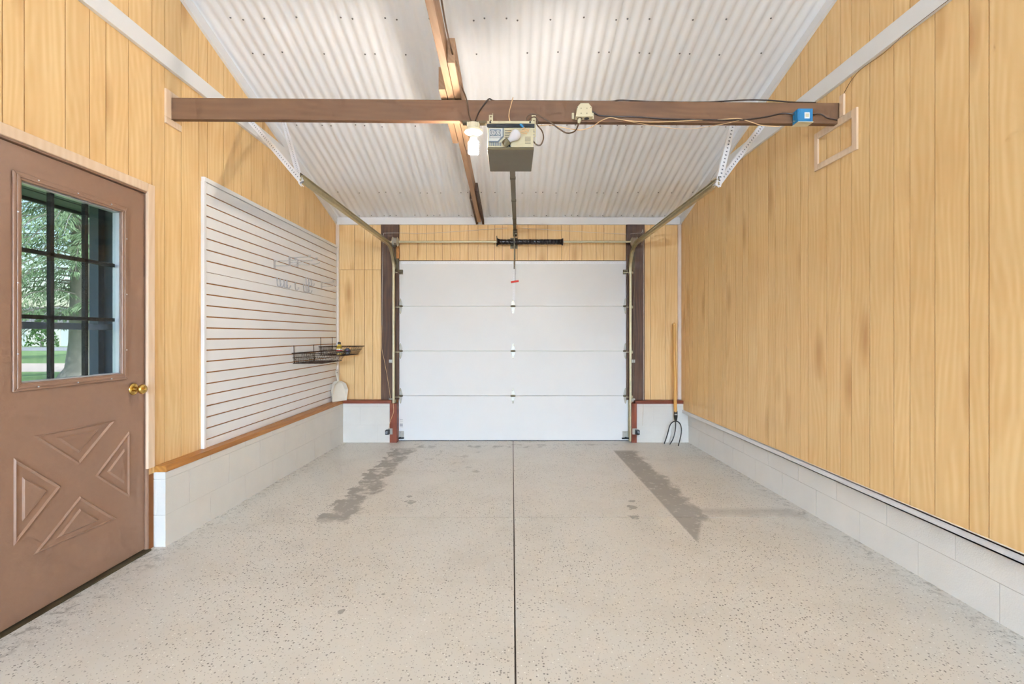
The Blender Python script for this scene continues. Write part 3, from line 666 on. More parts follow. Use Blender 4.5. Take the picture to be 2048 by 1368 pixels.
for x0, x1, y0, y1, lb in ((-.352, -.33, 4.55, 5.62, 'thin dark cleat on the right of the joist end near the ceiling board'), (-.425, -.4005, 4.75, 5.62, 'thin dark cleat on the left of the joist end near the ceiling board')):
    m = MB().hexa([(x0, y0, zj(y0)+.03), (x1, y0, zj(y0)+.03), (x1, y1, zj(y1)+.03), (x0, y1, zj(y1)+.03), (x0, y0, zj(y0)+.11), (x1, y0, zj(y0)+.11), (x1, y1, zj(y1)+.085), (x0, y1, zj(y1)+.085)])
    tag(m.build('cleat', M['post']), lb, 'cleat', 'cleats beside the joist end')

# beam-end frames on the walls
def frame(name, Xf, sg, y0, y1, z0, z1, wd, label, parts):
    t = empty(name, (Xf((y0+y1)/2), (y0+y1)/2, z0), label, 'wall trim')
    for nm, a, b, c, d in parts:
        q = MB().hexa([(Xf(a), a, c), (Xf(a)+sg*.013, a, c), (Xf(b)+sg*.013, b, c), (Xf(b), b, c), (Xf(a), a, d), (Xf(a)+sg*.013, a, d), (Xf(b)+sg*.013, b, d), (Xf(b), b, d)])
        q.build(nm, M['casing'], t, bevel=.002)
    return t
frame('beam_collar', XL, 1, 2.843, 2.978, 2.538, 2.745, .04, 'pale trim collar around the left end of the tie beam', (('trim_strip', 2.843, 2.888, 2.578, 2.745), ('trim_strip', 2.843, 2.978, 2.538, 2.576), ('trim_strip', 2.889, 2.978, 2.712, 2.745)))
frame('wall_frame', XR, -1, 2.797, 3.183, 2.36, 2.61, .03, 'pale rectangular trim frame below the right end of the tie beam', (('trim_strip', 2.797, 2.838, 2.36, 2.61), ('trim_strip', 3.150, 3.183, 2.36, 2.61), ('trim_strip', 2.839, 3.149, 2.36, 2.398), ('trim_strip', 2.839, 3.149, 2.565, 2.61)))
frame('beam_collar', XR, -1, 2.905, 2.945, 2.612, 2.745, .03, 'short pale trim strip at the right end of the tie beam', (('trim_strip', 2.905, 2.943, 2.612, 2.745),))

# ------------------------------------------------------------------ slotted display board on the left wall
sb = empty('slatwall_board', (XL(4.4), 4.42, CAPZ), 'white slotted display board with brown grooves on the left wall', 'display board')
SYa, SYb = 3.203, 5.628; TH = .019
XS = lambda y: XL(y) + TH                                   # face of the slats
zg0 = CAMZ + (HY - 879.7) * 3.205 / F; pit = .0757
def wslab(y0, y1, z0, z1, w0, w1): return MB().hexa([(XL(y0)+w0, y0, z0), (XL(y0)+w1, y0, z0), (XL(y1)+w1, y1, z0), (XL(y1)+w0, y1, z0), (XL(y0)+w0, y0, z1), (XL(y0)+w1, y0, z1), (XL(y1)+w1, y1, z1), (XL(y1)+w0, y1, z1)])
ztop = zg0 + 22*pit + .073
wslab(SYa, SYb, CAPZ+.001, ztop, .001, .009).build('groove_backing', M['mdf'], sb)
zz = [CAPZ+.002] + [zg0 + pit*i for i in range(23)] + [ztop]
for i in range(24):
    g0 = .0044 if i else 0; g1 = .0044 if i < 23 else 0
    if i == 15: g1 = .002
    if i == 16: g0 = .002
    wslab(SYa, SYb, zz[i]+g0, zz[i+1]-g1, .009, TH).build('slat', M['slat'], sb)
wslab(SYa-.026, SYa-.001, CAPZ+.001, ztop+.004, .001, TH+.006).build('side_trim', M['white'], sb, bevel=.002)
wslab(SYb+.001, SYb+.012, CAPZ+.001, ztop+.004, .001, TH+.003).build('side_trim', M['white'], sb, bevel=.002)
wslab(SYa-.022, SYb+.006, ztop+.004, ztop+.034, .001, TH+.007).build('top_trim', M['white'], sb, bevel=.002)

# hooks on the board
def yz_at(px, py, off=0.0):
    Y = 4.5
    for _ in range(12): Y = F * (XS(Y)+off) / (px - CX)
    return Y, CAMZ + (HY - py) * Y / F
def snapg(z): i = round((z - zg0) / pit); return zg0 + i*pit
def plate_hook(px, py, label, L=.20):
    y, z = yz_at(px, py); z = snapg(z); x = XS(y)
    t = empty('display_hook', (x, y, z-.075), label, 'hook', 'chrome hooks on the slotted board')
    MB().box((x, y-.016, z-.072), (x+.003, y+.016, z+.004)).build('back_plate', M['chrome'], t)
    for dy, zz_, l in ((0, -.050, L), (0, -.008, L*.92)):
        m = MB().tube(spline([(x+.003, y+dy, z+zz_), (x+L*.5, y+dy, z+zz_+.002), (x+l, y+dy, z+zz_+.012), (x+l+.012, y+dy, z+zz_+.028)], 5), .0028, 6); m.build('prong', M['chrome'], t, smooth=True)
    MB().box((x+l-.004, y-.012, z-.004), (x+l-.001, y+.012, z+.020)).build('price_plate', M['chrome'], t)
def wire_hook(px, py, label):
    y, z = yz_at(px, py); z = snapg(z); x = XS(y)
    t = empty('wire_hook', (x, y, z-.08), label, 'hook', 'small wire hooks on the slotted board')
    MB().box((x, y-.009, z-.022), (x+.003, y+.009, z+.004)).build('clip', M['chrome'], t)
    for dy in (-.006, .006): MB().tube(spline([(x+.003, y+dy, z), (x+.004, y+dy, z-.055), (x+.014, y+dy, z-.072), (x+.028, y+dy, z-.066), (x+.036, y+dy, z-.045)], 5), .0022, 5).build('wire', M['chrome'], t, smooth=True)
plate_hook(549, 523, 'nearest chrome display hook in the upper row of the slotted board')
plate_hook(579, 514, 'middle chrome display hook in the upper row of the slotted board')
plate_hook(595, 519, 'chrome display hook farthest right in the upper row of the slotted board')
plate_hook(643, 565, 'chrome display hook of the lower row nearest the back corner', L=.14)
ordn = ['first', 'second', 'third', 'fourth', 'fifth', 'sixth', 'seventh', 'eighth', 'ninth', 'tenth']
for i, (px, py) in enumerate(((554, 558), (560, 560), (567.5, 562), (573.5, 563.5), (590, 567), (606.5, 572), (611.5, 573.5), (617, 574.5))):
    wire_hook(px, py, 'small wire hook, %s from the left in the lower hook row' % ordn[i])
for i, (px, py) in enumerate(((612, 559.5), (617, 561), (622, 562))): wire_hook(px, py, 'small wire hook, %s from the left, just above the lower hook row' % ordn[i])

# baskets on the board
def basket(name, y0, y1, zt, zb, xo, label, nv, hang):
    x0 = XS(5.0) + .006; t = empty(name, (x0, (y0+y1)/2, zb), label, 'basket', 'wire baskets on the slotted board')
    i_ = .025; top = [(x0, y0, zt), (xo, y0, zt), (xo, y1, zt), (x0, y1, zt)]; bot = [(x0, y0+i_, zb), (xo-.06, y0+i_, zb), (xo-.06, y1-i_, zb), (x0, y1-i_, zb)]
    MB().tube(top, .0040, 6, closed=True).build('top_rim', M['bronze'], t); MB().tube(bot, .0032, 6, closed=True).build('bottom_rim', M['bronze'], t)
    mid = [tuple(Vector(a)*.55 + Vector(b)*.45) for a, b in zip(top, bot)]; MB().tube(mid, .0022, 5, closed=True).build('middle_rim', M['bronze'], t)
    m = MB()
    for a in range(4):
        A, B, D, E_ = Vector(top[a]), Vector(top[(a+1) % 4]), Vector(bot[a]), Vector(bot[(a+1) % 4]); k_ = nv if a % 2 else max(6, nv*2//3)
        for q in range(1, k_): m.cyl(A.lerp(B, q/k_), D.lerp(E_, q/k_), .0013, 4)
    for q in range(1, nv): m.cyl(Vector(bot[0]).lerp(Vector(bot[3]), q/nv), Vector(bot[1]).lerp(Vector(bot[2]), q/nv), .0014, 4)
    tag(m.build('basket_wires', M['bronze'], t), kind='stuff')
    for y in hang:
        zg = snapg(zt + .075); MB().tube([(x0-.004, y, zg+.004), (x0, y, zg), (x0+.001, y, zt), (x0+.002, y, (zt+zb)/2), (x0+.012, y, (zt+zb)/2-.012), (x0+.002, y, zb)], .0030, 5).build('hanger', M['bronze'], t)
basket('wire_basket', 4.46, 5.02, 1.092, .995, -1.735, 'nearer dark wire basket on the slotted board', 26, (4.50, 4.95))
basket('wire_basket', 5.08, 5.50, 1.138, 1.046, -1.715, 'farther dark wire basket holding the yellow bottle', 20, (5.13, 5.46))
t = empty('spray_bottle', (-1.895, 5.20, 1.05), 'yellow bottle with black cap standing in the farther wire basket', 'bottle')
MB().lathe([(.026, 0), (.030, .005), (.030, .085), (.024, .10), (.013, .108), (.013, .115)], (-1.895, 5.20, 1.05), n=18).build('body', M['yellow'], t, smooth=True)
MB().lathe([(.0306, .018), (.0308, .020), (.0308, .062), (.0306, .064)], (-1.895, 5.20, 1.05), n=18).build('paper_label', M['label'], t, smooth=True)
MB().lathe([(.0311, .034), (.0312, .036), (.0312, .050), (.0311, .052)], (-1.895, 5.20, 1.05), n=18).build('red_band', M['red'], t, smooth=True)
MB().lathe([(.016, .113), (.016, .132), (.012, .138)], (-1.895, 5.20, 1.05), n=14).build('cap', M['black'], t, smooth=True)
t = empty('round_tin', (-1.80, 5.16, 1.05), 'round black tin with purple centre lying in the farther wire basket', 'tin')
MB().lathe([(.030, 0), (.034, .004), (.034, .05), (.030, .054)], (-1.80, 5.19, 1.083), (.25, -1, .15), 18).build('body', M['black'], t, smooth=True)
MB().lathe([(.014, 0), (.012, .003)], Vector((-1.80, 5.19, 1.083)) + Vector((.25, -1, .15)).normalized()*.054, (.25, -1, .15), 14).build('lid_mark', M['purple'], t, smooth=True)

# dustpan on the ledge in the corner
A, B = V(-2.048, 5.415, CAPZ+.002), V(-1.948, 5.552, CAPZ+.002)
t = empty('dustpan', (A+B)/2, 'white plastic dustpan standing on the wooden ledge in the corner', 'dustpan')
u = (B-A).normalized(); wdt = (B-A).length; nrm = Vector((u.y, -u.x, 0)); up = (Vector((0,0,1)) - nrm*.22).normalized()
def DP(a, h, o): return A + u*a*wdt + up*h + nrm*o
H = .235
m = MB()
base_o = [DP(0,0,.0), DP(1,0,.0), DP(1.02,.13,-.0), DP(.88,H-.03,0), DP(.62,H,0), DP(.38,H,0), DP(.12,H-.03,0), DP(-.02,.13,0)]
m.prism(base_o, nrm*-.003); m.build('pan_floor', M['dustpan'], t)
m = MB()
side = [(1,0,.004), (1.02,.13,.055), (.88,H-.03,.065), (.62,H,.065), (.38,H,.065), (.12,H-.03,.065), (-.02,.13,.055), (0,0,.004)]
for (a0,h0,o0), (a1,h1,o1) in zip(side, side[1:]):
    p, q = DP(a0,h0,0), DP(a1,h1,0); p2, q2 = DP(.5+(a0-.5)*1.1,h0,o0), DP(.5+(a1-.5)*1.1,h1,o1); th = (q-p).cross(nrm).normalized()*.003
    m.hexa([p, q, q+th, p+th, p2, q2, q2+th, p2+th])
m.build('pan_rim', M['dustpan'], t)
m = MB(); m.prism([DP(.44,H-.01,.03), DP(.56,H-.01,.03), DP(.57,H+.10,.015), DP(.54,H+.125,.012), DP(.46,H+.125,.012), DP(.43,H+.10,.015)], nrm*.012); hd = m.build('handle', M['dustpan'], t, bevel=.004)
MB().cyl(DP(.5,H+.095,.026), DP(.5,H+.095,.0275), .008, 12).build('hang_hole', M['black'], hd)

# pitchfork
t = empty('pitchfork', (1.84, 5.45, 0), 'old pitchfork with pale ash handle leaning in the right back corner', 'pitchfork')
top = W(1348, 650, 5.53); bt = W(1351.5, 829, 5.485)
pts = [top.lerp(bt, i/10) + Vector((.004*math.sin(i*1.3), 0, 0)) for i in range(11)]
MB().tube(pts, .017, 10, radii=[.015,.0175,.0165,.0165,.017,.017,.0175,.018,.018,.018,.017]).build('shaft', M['ash'], t, smooth=True)
MB().tube([W(1347.2, 658, 5.53), W(1346.4, 652, 5.53), W(1347, 647.5, 5.53), W(1349, 646, 5.53), W(1351, 648, 5.53), W(1351, 653, 5.53), W(1350.4, 658, 5.53)], .006, 7).build('grip_loop', M['ash'], t, smooth=True)
fr = W(1351.5, 842, 5.475)
MB().tube([bt.lerp(fr, -.5), bt.lerp(fr, .3), fr], .02, 12, radii=[.0195, .021, .013]).build('ferrule', M['forksteel'], t, smooth=True)
MB().cyl(W(1349.5, 829, 5.46), W(1354, 829, 5.46), .007, 8).build('rivet', M['chrome'], t)
def tine(*p): MB().tube(spline([W(*q) for q in p], 6), .006, 7).build('tine', M['forksteel'], t, smooth=True)
tine((1351.5, 842, 5.475), (1345, 844.5, 5.47), (1339.5, 852, 5.46), (1335, 868, 5.45), (1328.5, 887.5, 5.46))
tine((1351.5, 842, 5.475), (1351, 856, 5.465), (1348.5, 870, 5.455), (1345, 880, 5.45), (1339.5, 889, 5.44))
tine((1351.5, 842, 5.475), (1358, 845, 5.465), (1362, 853, 5.455), (1362.2, 868, 5.44), (1356.5, 892, 5.38))

# ------------------------------------------------------------------ lit lamp on the beam
LX, LYc = -.2386, BY(-.24) + .010
t = empty('lampholder', (LX, LYc, 2.38), 'lit bare spiral lamp in a cream porcelain holder under the tie beam', 'lamp')
MB().box((LX-.066, LYc-.018, 2.566), (LX+.08, LYc+.022, 2.580)).build('mounting_strip', M['galvdark'], t)
MB().lathe([(.040, .186), (.040, .150), (.036, .146)], (LX, LYc, 2.38), n=28).build('holder_body', M['porcelain'], t, smooth=True)
MB().lathe([(.038, .150), (.055, .146), (.057, .140), (.054, .134), (.030, .128), (.026, .118), (.022, .108)], (LX, LYc, 2.38), n=28).build('holder_shade', M['porcelain'], t, smooth=True)
m = MB()
for a in range(8): m.box((LX-.036+.0095*a, LYc-.042, 2.535), (LX-.031+.0095*a, LYc-.034, 2.562))
tag(m.build('holder_ribs', M['porcelain'], t), kind='stuff')
bs = MB().lathe([(.014, .112), (.020, .106), (.024, .098), (.024, .078), (.020, .074)], (LX, LYc, 2.38), n=20).build('lamp_base', M['label'], t, smooth=True)
pts = []
for i in range(5*16+1):
    a = 2*math.pi*i/16; pts.append((LX + .0245*math.cos(a), LYc + .0245*math.sin(a), 2.455 - .072*i/80))
MB().tube(pts, .0085, 8).build('lamp_spiral', M['cfl'], t, smooth=True)

# ------------------------------------------------------------------ door opener
OXa, OXb, OYa, OYb, OZa, OZb = -.142, .125, 2.75, 3.155, 2.345, 2.492
t = empty('door_opener', ((OXa+OXb)/2, 2.95, OZa), 'olive brown overhead door opener hanging below the tie beam', 'door opener')
m = MB(); m.hexa([(OXa, OYa+.012, OZa+.010), (OXb, OYa+.012, OZa+.010), (OXb, OYb, OZa+.010), (OXa, OYb, OZa+.010), (OXa, OYa+.012, OZb), (OXb, OYa+.012, OZb), (OXb, OYb, OZb), (OXa, OYb, OZb)]); m.build('chassis', M['cream'], t, bevel=.003)
m = MB(); m.prism([(OXa-.002, y, z) for y, z in ((OYa+.004, OZa+.006), (OYa+.012, OZa-.004), (OYb-.03, OZa-.004), (OYb+.006, OZa+.02), (OYb+.006, OZb-.01), (OYb+.001, OZb-.01), (OYb+.001, OZa+.011), (OYa+.004, OZa+.011))], (OXb-OXa+.004, 0, 0)); m.build('bottom_cover', M['olive'], t, bevel=.003)
MB().box((OXa-.004, OYa+.002, OZb-.022), (OXb+.006, OYa+.014, OZb-.004)).build('dark_strip', M['black'], t)
MB().box((OXa-.002, OYa-.006, OZb-.004), (OXb+.004, OYa+.02, OZb+.010)).build('top_lip', M['cream'], t)
yy = OYa + .012
m = MB()
for x, z in ((OXa+.016, OZb+.003), (OXb-.02, OZb+.003), (-.012, OZa+.018)): m.lathe([(.006, 0), (.005, .004)], (x, OYa-.006 if z > OZb-.01 else yy, z), (0, -1, 0), 10)
tag(m.build('mounting_screws', M['black'], t), kind='stuff')
pl_ = MB().prism([(OXa+.006, yy, OZa+.045), (OXa+.006, yy, OZb-.026), (OXa+.088, yy, OZb-.026), (OXa+.088, yy, OZa+.075), (OXa+.058, yy, OZa+.045)], (0, -.002, 0)).build('label_plate', M['silver'], t)
m = MB().box((OXa+.012, yy-.0026, OZb-.082), (OXa+.078, yy-.002, OZb-.032)); bl_ = m.build('label_print', M['greyink'], pl_)
for cx_ in (OXa+.029, OXa+.061):
    c = Vector((cx_, yy-.0030, OZb-.052)); ring_ = [c + Vector((.0135*math.cos(a), 0, .0135*math.sin(a))) for a in [2*math.pi*k_/24 for k_ in range(24)]]
    m = MB().tube(ring_, .0016, 5, closed=True); m.bar(c + V(-.006, 0, .006), c + V(.004, 0, -.007), (0,1,0), .0006, .0013); m.bar(c + V(.006, 0, .004), c + V(-.003, 0, .006), (0,1,0), .0006, .0013); m.bar(c + V(-.007, 0, -.004), c + V(.007, 0, -.004), (0,1,0), .0006, .0010); m.build('print_ring', M['label'], pl_)
m = MB(); m.box((OXa+.014, yy-.003, OZb-.079), (OXa+.076, yy-.0025, OZb-.073)); m.build('print_bar', M['label'], pl_)
sl = MB()
for q in range(7): sl.box((OXa+.010+.0105*q, yy-.003, OZa+.020), (OXa+.016+.0105*q, yy, OZa+.038))
sl.box((OXa+.006, yy-.004, OZa+.040), (OXa+.062, yy, OZa+.047)); sl.bar((OXa+.060, yy-.002, OZa+.043), (OXa+.090, yy-.002, OZa+.074), (0,1,0), .002, .004); sl.box((OXa+.087, yy-.004, OZa+.072), (OXa+.094, yy, OZb-.024)); tag(sl.build('vent_slots', M['greyink'], t), kind='stuff')
rp = MB().box((OXa+.096, yy-.002, OZa+.030), (OXb-.010, yy, OZb-.024)).build('instruction_label', M['cream'], t)
m = MB()
for q in range(6): m.box((OXa+.100, yy-.0026, OZb-.040-.010*q), (OXa+.138-.004*(q % 3), yy-.002, OZb-.037-.010*q)); m.box((OXb-.050, yy-.0026, OZa+.034+.007*q), (OXb-.016, yy-.002, OZa+.036+.007*q))
tag(m.build('label_lines', M['darkwire'], rp), kind='stuff')
ba = Vector((-.030, yy-.012, OZa+.036)); bd = Vector((.78, -.25, .55)).normalized()
so = MB().lathe([(.020, -.022), (.022, -.012), (.022, .012), (.017, .016)], ba, bd, 18).build('lamp_socket', M['olive'], t, smooth=True)
MB().lathe([(.013, .012), (.014, .022), (.022, .040), (.029, .056), (.030, .068), (.027, .080), (.018, .089), (.004, .093)], ba, bd, 22).build('unlit_bulb', M['bulboff'], t, smooth=True)
random.seed(3); pts = [Vector((OXb-.045 + random.uniform(-.03, .03), yy-.015 + random.uniform(-.012, .004), OZb-.045 + random.uniform(-.022, .018))) for _ in range(12)]
MB().tube(spline([Vector((-.025, yy-.006, OZb-.045))] + pts, 6), .0018, 5).build('wire_bundle', M['beigewire'], t, smooth=True)
MB().lathe([(.005, 0), (.008, .012), (.008, .02), (.004, .026)], (OXb-.060, yy-.016, OZb-.026), (-.7, 0, .7), 10).build('wire_nut', M['blue'], t, smooth=True)
for x, s_ in ((OXa+.012, 1), (OXb+.010, -1)):
    yb0 = BY(x) - .004
    m = MB().perf((x, yb0, OZb+.125), (x, OYa+.02 if False else yb0, OZb-.01), (.012, 0, 0), (0, -.002, 0), .022, .005)
    m.prism([(x+.012*s_, yb0, OZb+.125), (x+.012*s_, yb0-.026, OZb+.125), (x+.012*s_, yb0-.026, OZb-.01), (x+.012*s_, yb0, OZb-.01)], (.002*s_, 0, 0)); m.build('hanging_strap', M['galv'], t)
m = MB().perf((OXb+.014, OYa+.06, OZb+.05), (OXb+.014, OYa+.06, OZa+.04), (0, .012, 0), (-.002, 0, 0), .022, .005); m.build('side_strap', M['galv'], t)
ra, rb = V(.0, 3.08, 2.415), V(.034, 5.54, 2.497)
m = MB(); m.bar(ra, rb, (1,0,0), .019, .006); m.bar(ra + V(0,0,.018), rb + V(0,0,.018), (1,0,0), .004, .016); m.build('rail', M['olive'], t)
m = MB(); dd = (rb-ra).normalized()
for q in (.18, .45, .75): c = ra.lerp(rb, q); m.bar(c - dd*.012, c + dd*.012, (1,0,0), .021, .008)
tag(m.build('rail_clips', M['galvdark'], t), kind='stuff')
m = MB(); m.box((.012, 5.50, 2.46), (.060, 5.66, 2.466)); m.box((.012, 5.652, 2.44), (.060, 5.66, 2.53)); m.cyl((.020, 5.53, 2.445), (.056, 5.53, 2.445), .026, 14); m.build('header_bracket', M['galvdark'], t)
m = MB().bar((.028, 5.50, 2.43), (.026, 5.615, 2.05), (1,0,0), .006, .010); m.build('pull_arm', M['galvdark'], t)
m = MB().tube(spline([(.030, 5.40, 2.44), (.034, 5.405, 2.25), (.036, 5.40, 2.05), (.034, 5.40, 1.87)], 4), .0020, 5); m.build('release_cord', M['darkwire'], t)
MB().cyl((-.012, 5.40, 1.868), (.076, 5.395, 1.880), .011, 12).build('release_handle', M['red'], t, smooth=True)

# ------------------------------------------------------------------ boxes and cables on the beam
bx0, bx1 = .385, .492; yf = BY(.44) - .052
t = empty('outlet_box', (.44, BY(.44), 2.585), 'ivory surface outlet box with a plug on the tie beam', 'outlet box')
zb, zt = 2.590, 2.672
m = MB().prism([(bx0, yf, zb), (bx1, yf, zb), (bx1-.006, yf, zb+.035), (bx1-.006, yf, zb+.058), (bx1-.026, yf, zt), (bx0+.032, yf, zt), (bx0+.010, yf, zb+.058), (bx0+.008, yf, zb+.035)], (0, .05, 0)); m.build('body', M['ivorybox'], t, bevel=.003)
for x0, x1 in ((bx0-.016, bx0-.002), (bx1, bx1+.012)):
    q = MB().box((x0, BY(.44)-.010, zb+.004), (x1, BY(.44)-.001, zb+.042)); e_ = q.build('mounting_ear', M['ivorybox'], t)
m = MB()
for x in (bx0+.03, bx0+.072):
    m.lathe([(.015, 0), (.015, .002)], (x, yf+.026, zb-.0005), (0, 0, -1), 14)
m.build('socket', M['black'], t)
MB().lathe([(.011, 0), (.012, .012), (.009, .024), (.005, .03)], (bx0+.03, yf+.026, zb-.002), (-.2, 0, -1), 12).build('plug', M['ivorybox'], t, smooth=True)
m = MB()
for x, z in ((.012, .055), (.094, .055), (.035, .02), (.07, .02), (.035, .05), (.07, .05)): m.lathe([(.003, 0), (.002, .0015)], (bx0+x, yf, zb+z), (0, -1, 0), 6)
tag(m.build('cover_screws', M['galvdark'], t), kind='stuff')
ux0, ux1 = 1.746, 1.834; uy1 = BY(1.79) - .001; uy0 = uy1 - .062; uz0, uz1 = 2.560, 2.644
t = empty('blue_box', ((ux0+ux1)/2, uy0, uz0), 'blue plastic electrical box on the right end of the tie beam', 'electrical box')
MB().box((ux0, uy0, uz0+.004), (ux1, uy1, uz1)).build('body', M['blue'], t, bevel=.002)
for q in (.008, .024, .044): MB().box((ux0-.003, uy0+q, uz0+.004), (ux0, uy0+q+.008, uz1-.002)).build('rib', M['blue'], t)
for q in (.012, ux1-ux0-.012): MB().box((ux0+q-.002, uy0-.002, uz0+.006), (ux0+q+.002, uy0, uz1-.002)).build('rib', M['blue'], t)
MB().box((ux0-.003, uy0-.002, uz0), (ux1+.003, uy1, uz0+.004)).build('open_rim', M['ivorybox'], t)
k1 = MB().box((ux0+.036, uy0-.003, uz0+.022), (ux0+.068, uy0, uz0+.060)).build('square_clip', M['label'], t, bevel=.002)
MB().box((ux0+.042, uy0-.004, uz0+.031), (ux0+.062, uy0-.003, uz0+.052)).build('clip_centre', M['ivorybox'], k1)
MB().cyl((ux0-.012, uy0+.03, uz0+.02), (ux1+.012, uy0+.03, uz0+.026), .003, 8).build('nail', M['galv'], t)

def cable(name, pts, r, m, label, n=6):
    return tag(MB().tube(spline(pts, n), r, 6).build(name, m, smooth=True), label, 'cable', 'cables and wires')
yc = lambda px: BY((px-CX)*2.92/F) - .006
B_ = lambda px, py, d=0.0: W(px, py, yc(px) - d)
jx = -.3035
cable('cable', [(jx-.02, 1.9, zj(1.9)+.10), (jx-.028, 2.3, zj(2.3)+.06), (jx-.022, 2.56, zj(2.56)+.05), (jx, 2.66, zj(2.66)+.02), (jx+.002, 2.80, zj(2.8)+.012), (jx+.02, 2.895, 2.72), B_(935, 210), B_(939, 232), (LX-.012, LYc-.035, 2.572)], .0048, M['brownwire'], 'brown cable coming down the joist into the lit lampholder')
cable('cable', [(LX+.016, LYc-.035, 2.572), B_(957, 226), B_(966, 212), B_(978, 198), (-.11, 2.94, 2.716), (.0, 2.94, 2.7165), (.3, 2.945, 2.7165), (.6, 2.95, 2.717), (.68, 2.95, 2.724), (.9, 2.955, 2.717), (1.2, 2.96, 2.717), (1.45, 2.955, 2.728), (1.6, 2.955, 2.726), (1.75, 2.96, 2.717), (1.9, 2.965, 2.717)], .0045, M['darkwire'], 'dark cable running from the lampholder along the top of the tie beam')
cable('wire', [B_(1026, 195, .002), B_(1023, 206, .004), B_(1019, 222, .006), B_(1018, 234, .006), B_(1021, 245, .03), (.0, OYa+.05, OZb+.012)], .0028, M['beigewire'], 'beige wire hanging from the beam top to the door opener')
cable('power_cord', [(bx0+.023, yf+.026, zb-.030), W(1153, 258, 2.88), W(1146, 264.5, 2.88), W(1133, 266, 2.87), W(1120, 259, 2.86), W(1104, 247, 2.85), W(1085, 235, 2.84), W(1072, 229, 2.83), W(1060, 229, 2.83), W(1053, 236, 2.83), W(1055, 243, 2.83), W(1062, 236, 2.82), W(1070, 234, 2.82), W(1076, 241, 2.82), W(1074, 249, 2.82), W(1084, 262, 2.82), W(1087, 276, 2.82), W(1082, 289, 2.82), W(1074, 290, 2.82), W(1066, 282, 2.83)], .0042, M['brownwire'], 'brown power cord looping from the outlet box to the opener')
cable('wire', [W(1076, 252, 2.85), W(1100, 250, 2.87), W(1130, 256, 2.88), W(1160, 260, 2.88), W(1183, 254, 2.885), B_(1200, 243), B_(1220, 235), B_(1240, 239), B_(1290, 244), B_(1345, 243), B_(1400, 240), B_(1440, 239), B_(1475, 237), B_(1489, 240), B_(1505, 245), B_(1525, 251, .0), B_(1560, 253, .0)], .0026, M['beigewire'], 'long pale bell wire sagging along the face of the tie beam')
cable('wire', [B_(1222, 235, .002), B_(1260, 243), B_(1310, 252, -.02), B_(1370, 258, -.03), B_(1430, 251, -.01), B_(1478, 241), B_(1489, 239, .002)], .0014, M['beigewire'], 'thin wire sagging just under the tie beam')
cable('cable', [(bx1+.002, BY(.5)-.012, 2.640), B_(1200, 231), B_(1235, 233), B_(1275, 234), B_(1340, 238), B_(1420, 239.5), B_(1480, 240), B_(1530, 234), B_(1565, 227), (ux0-.002, uy1-.02, 2.628)], .0042, M['darkwire'], 'dark cable between the outlet box and the blue box')
cable('cable', [(ux1+.002, uy1-.02, 2.622), B_(1640, 228), B_(1655, 236), B_(1674, 240)], .0042, M['darkwire'], 'dark cable leaving the blue box towards the right wall')
cable('wire', [(XR(2.1)-.026, 2.0, 2.816), (XR(2.4)-.028, 2.4, 2.814), (XR(2.6)-.012, 2.6, 2.806), (XR(2.75)-.014, 2.75, 2.810), (XR(2.85)-.006, 2.85, 2.792), (XR(2.93)-.006, 2.93, 2.73)], .0014, M['brownwire'], 'thin brown wire under the level white board of the right wall')
YW = 5.628
cable('wire', [(pX(764, YW), YW, 1.38), (pX(764.5, YW), YW, 1.9), (pX(766, YW), YW, 2.35), (pX(767, YW), YW, 2.46), (pX(771, YW), YW, 2.476), (pX(800, YW), YW, 2.478), (pX(850, YW), YW+.026, 2.478), (pX(960, YW), YW+.026, 2.52), (pX(1015, YW), 5.6, 2.53)], .0022, M['whitewire'], 'pale sensor wire up the left dark post to the opener rail')
cable('wire', [(pX(764, YW), YW, 1.38), (pX(763.5, YW), YW, 1.12), (pX(769, YW), YW, .95), (pX(776, YW), YW, .72), (pX(783, YW), YW-.03, .50), (pX(786.5, 5.56), 5.556, .46), (pX(787, 5.56), 5.556, .36), (pX(781, 5.56), 5.556, .26), (pX(778, 5.56), 5.553, .17)], .0026, M['beigewire'], 'slack beige sensor wire hanging down the left dark post')
cable('wire', [(pX(1045, YW), 5.6, 2.53), (pX(1120, YW), YW+.028, 2.512), (pX(1250, YW), YW+.026, 2.470), (pX(1262, YW), YW, 2.468), (pX(1282, YW), YW, 2.474), (pX(1286, YW), YW, 2.45), (pX(1287.5, YW), YW, 1.6), (pX(1287, YW), YW, .52), (pX(1286, 5.575), 5.553, .45), (pX(1284, 5.575), 5.553, .2)], .0022, M['whitewire'], 'pale sensor wire down the right dark post')

# ------------------------------------------------------------------ added fill lights, unseen behind the viewer, lighting most of the room
def fill_light(p0, p1, label):
    p0, p1 = Vector(p0), Vector(p1); c = (p0+p1)/2; d = (p1-p0).normalized(); s_ = d.cross(Vector((0,0,1))); up_ = Vector((0,0,1))
    t = empty('fill_light', c, label, 'added fill light', 'added fill lights behind the viewer')
    MB().bar(p0 + up_*.05, p1 + up_*.05, s_, .055, .022).build('housing', M['white'], t, bevel=.006)
    for k_ in (-.04, .04): MB().cyl(p0 + s_*k_ + d*.03, p1 + s_*k_ - d*.03, .019, 12).build('tube', M['tube'], t, smooth=True)
    for e_ in (p0, p1): MB().bar(e_ - d*.02, e_ + d*.02, s_, .062, .03).build('lamp_end', M['white'], t)
    for q in (.2, .8):
        e_ = p0.lerp(p1, q); MB().cyl(e_ + up_*.07, (e_.x, e_.y, zc(e_.y)-.008), .003, 6).build('chain', M['galv'], t)
fill_light((-1.0, -9.4, 2.0), (-1.0, -7.0, 2.0), 'added two-tube fill light hanging unseen behind the viewer on the left')
fill_light((1.0, -9.4, 2.0), (1.0, -7.0, 2.0), 'added two-tube fill light hanging unseen behind the viewer on the right')

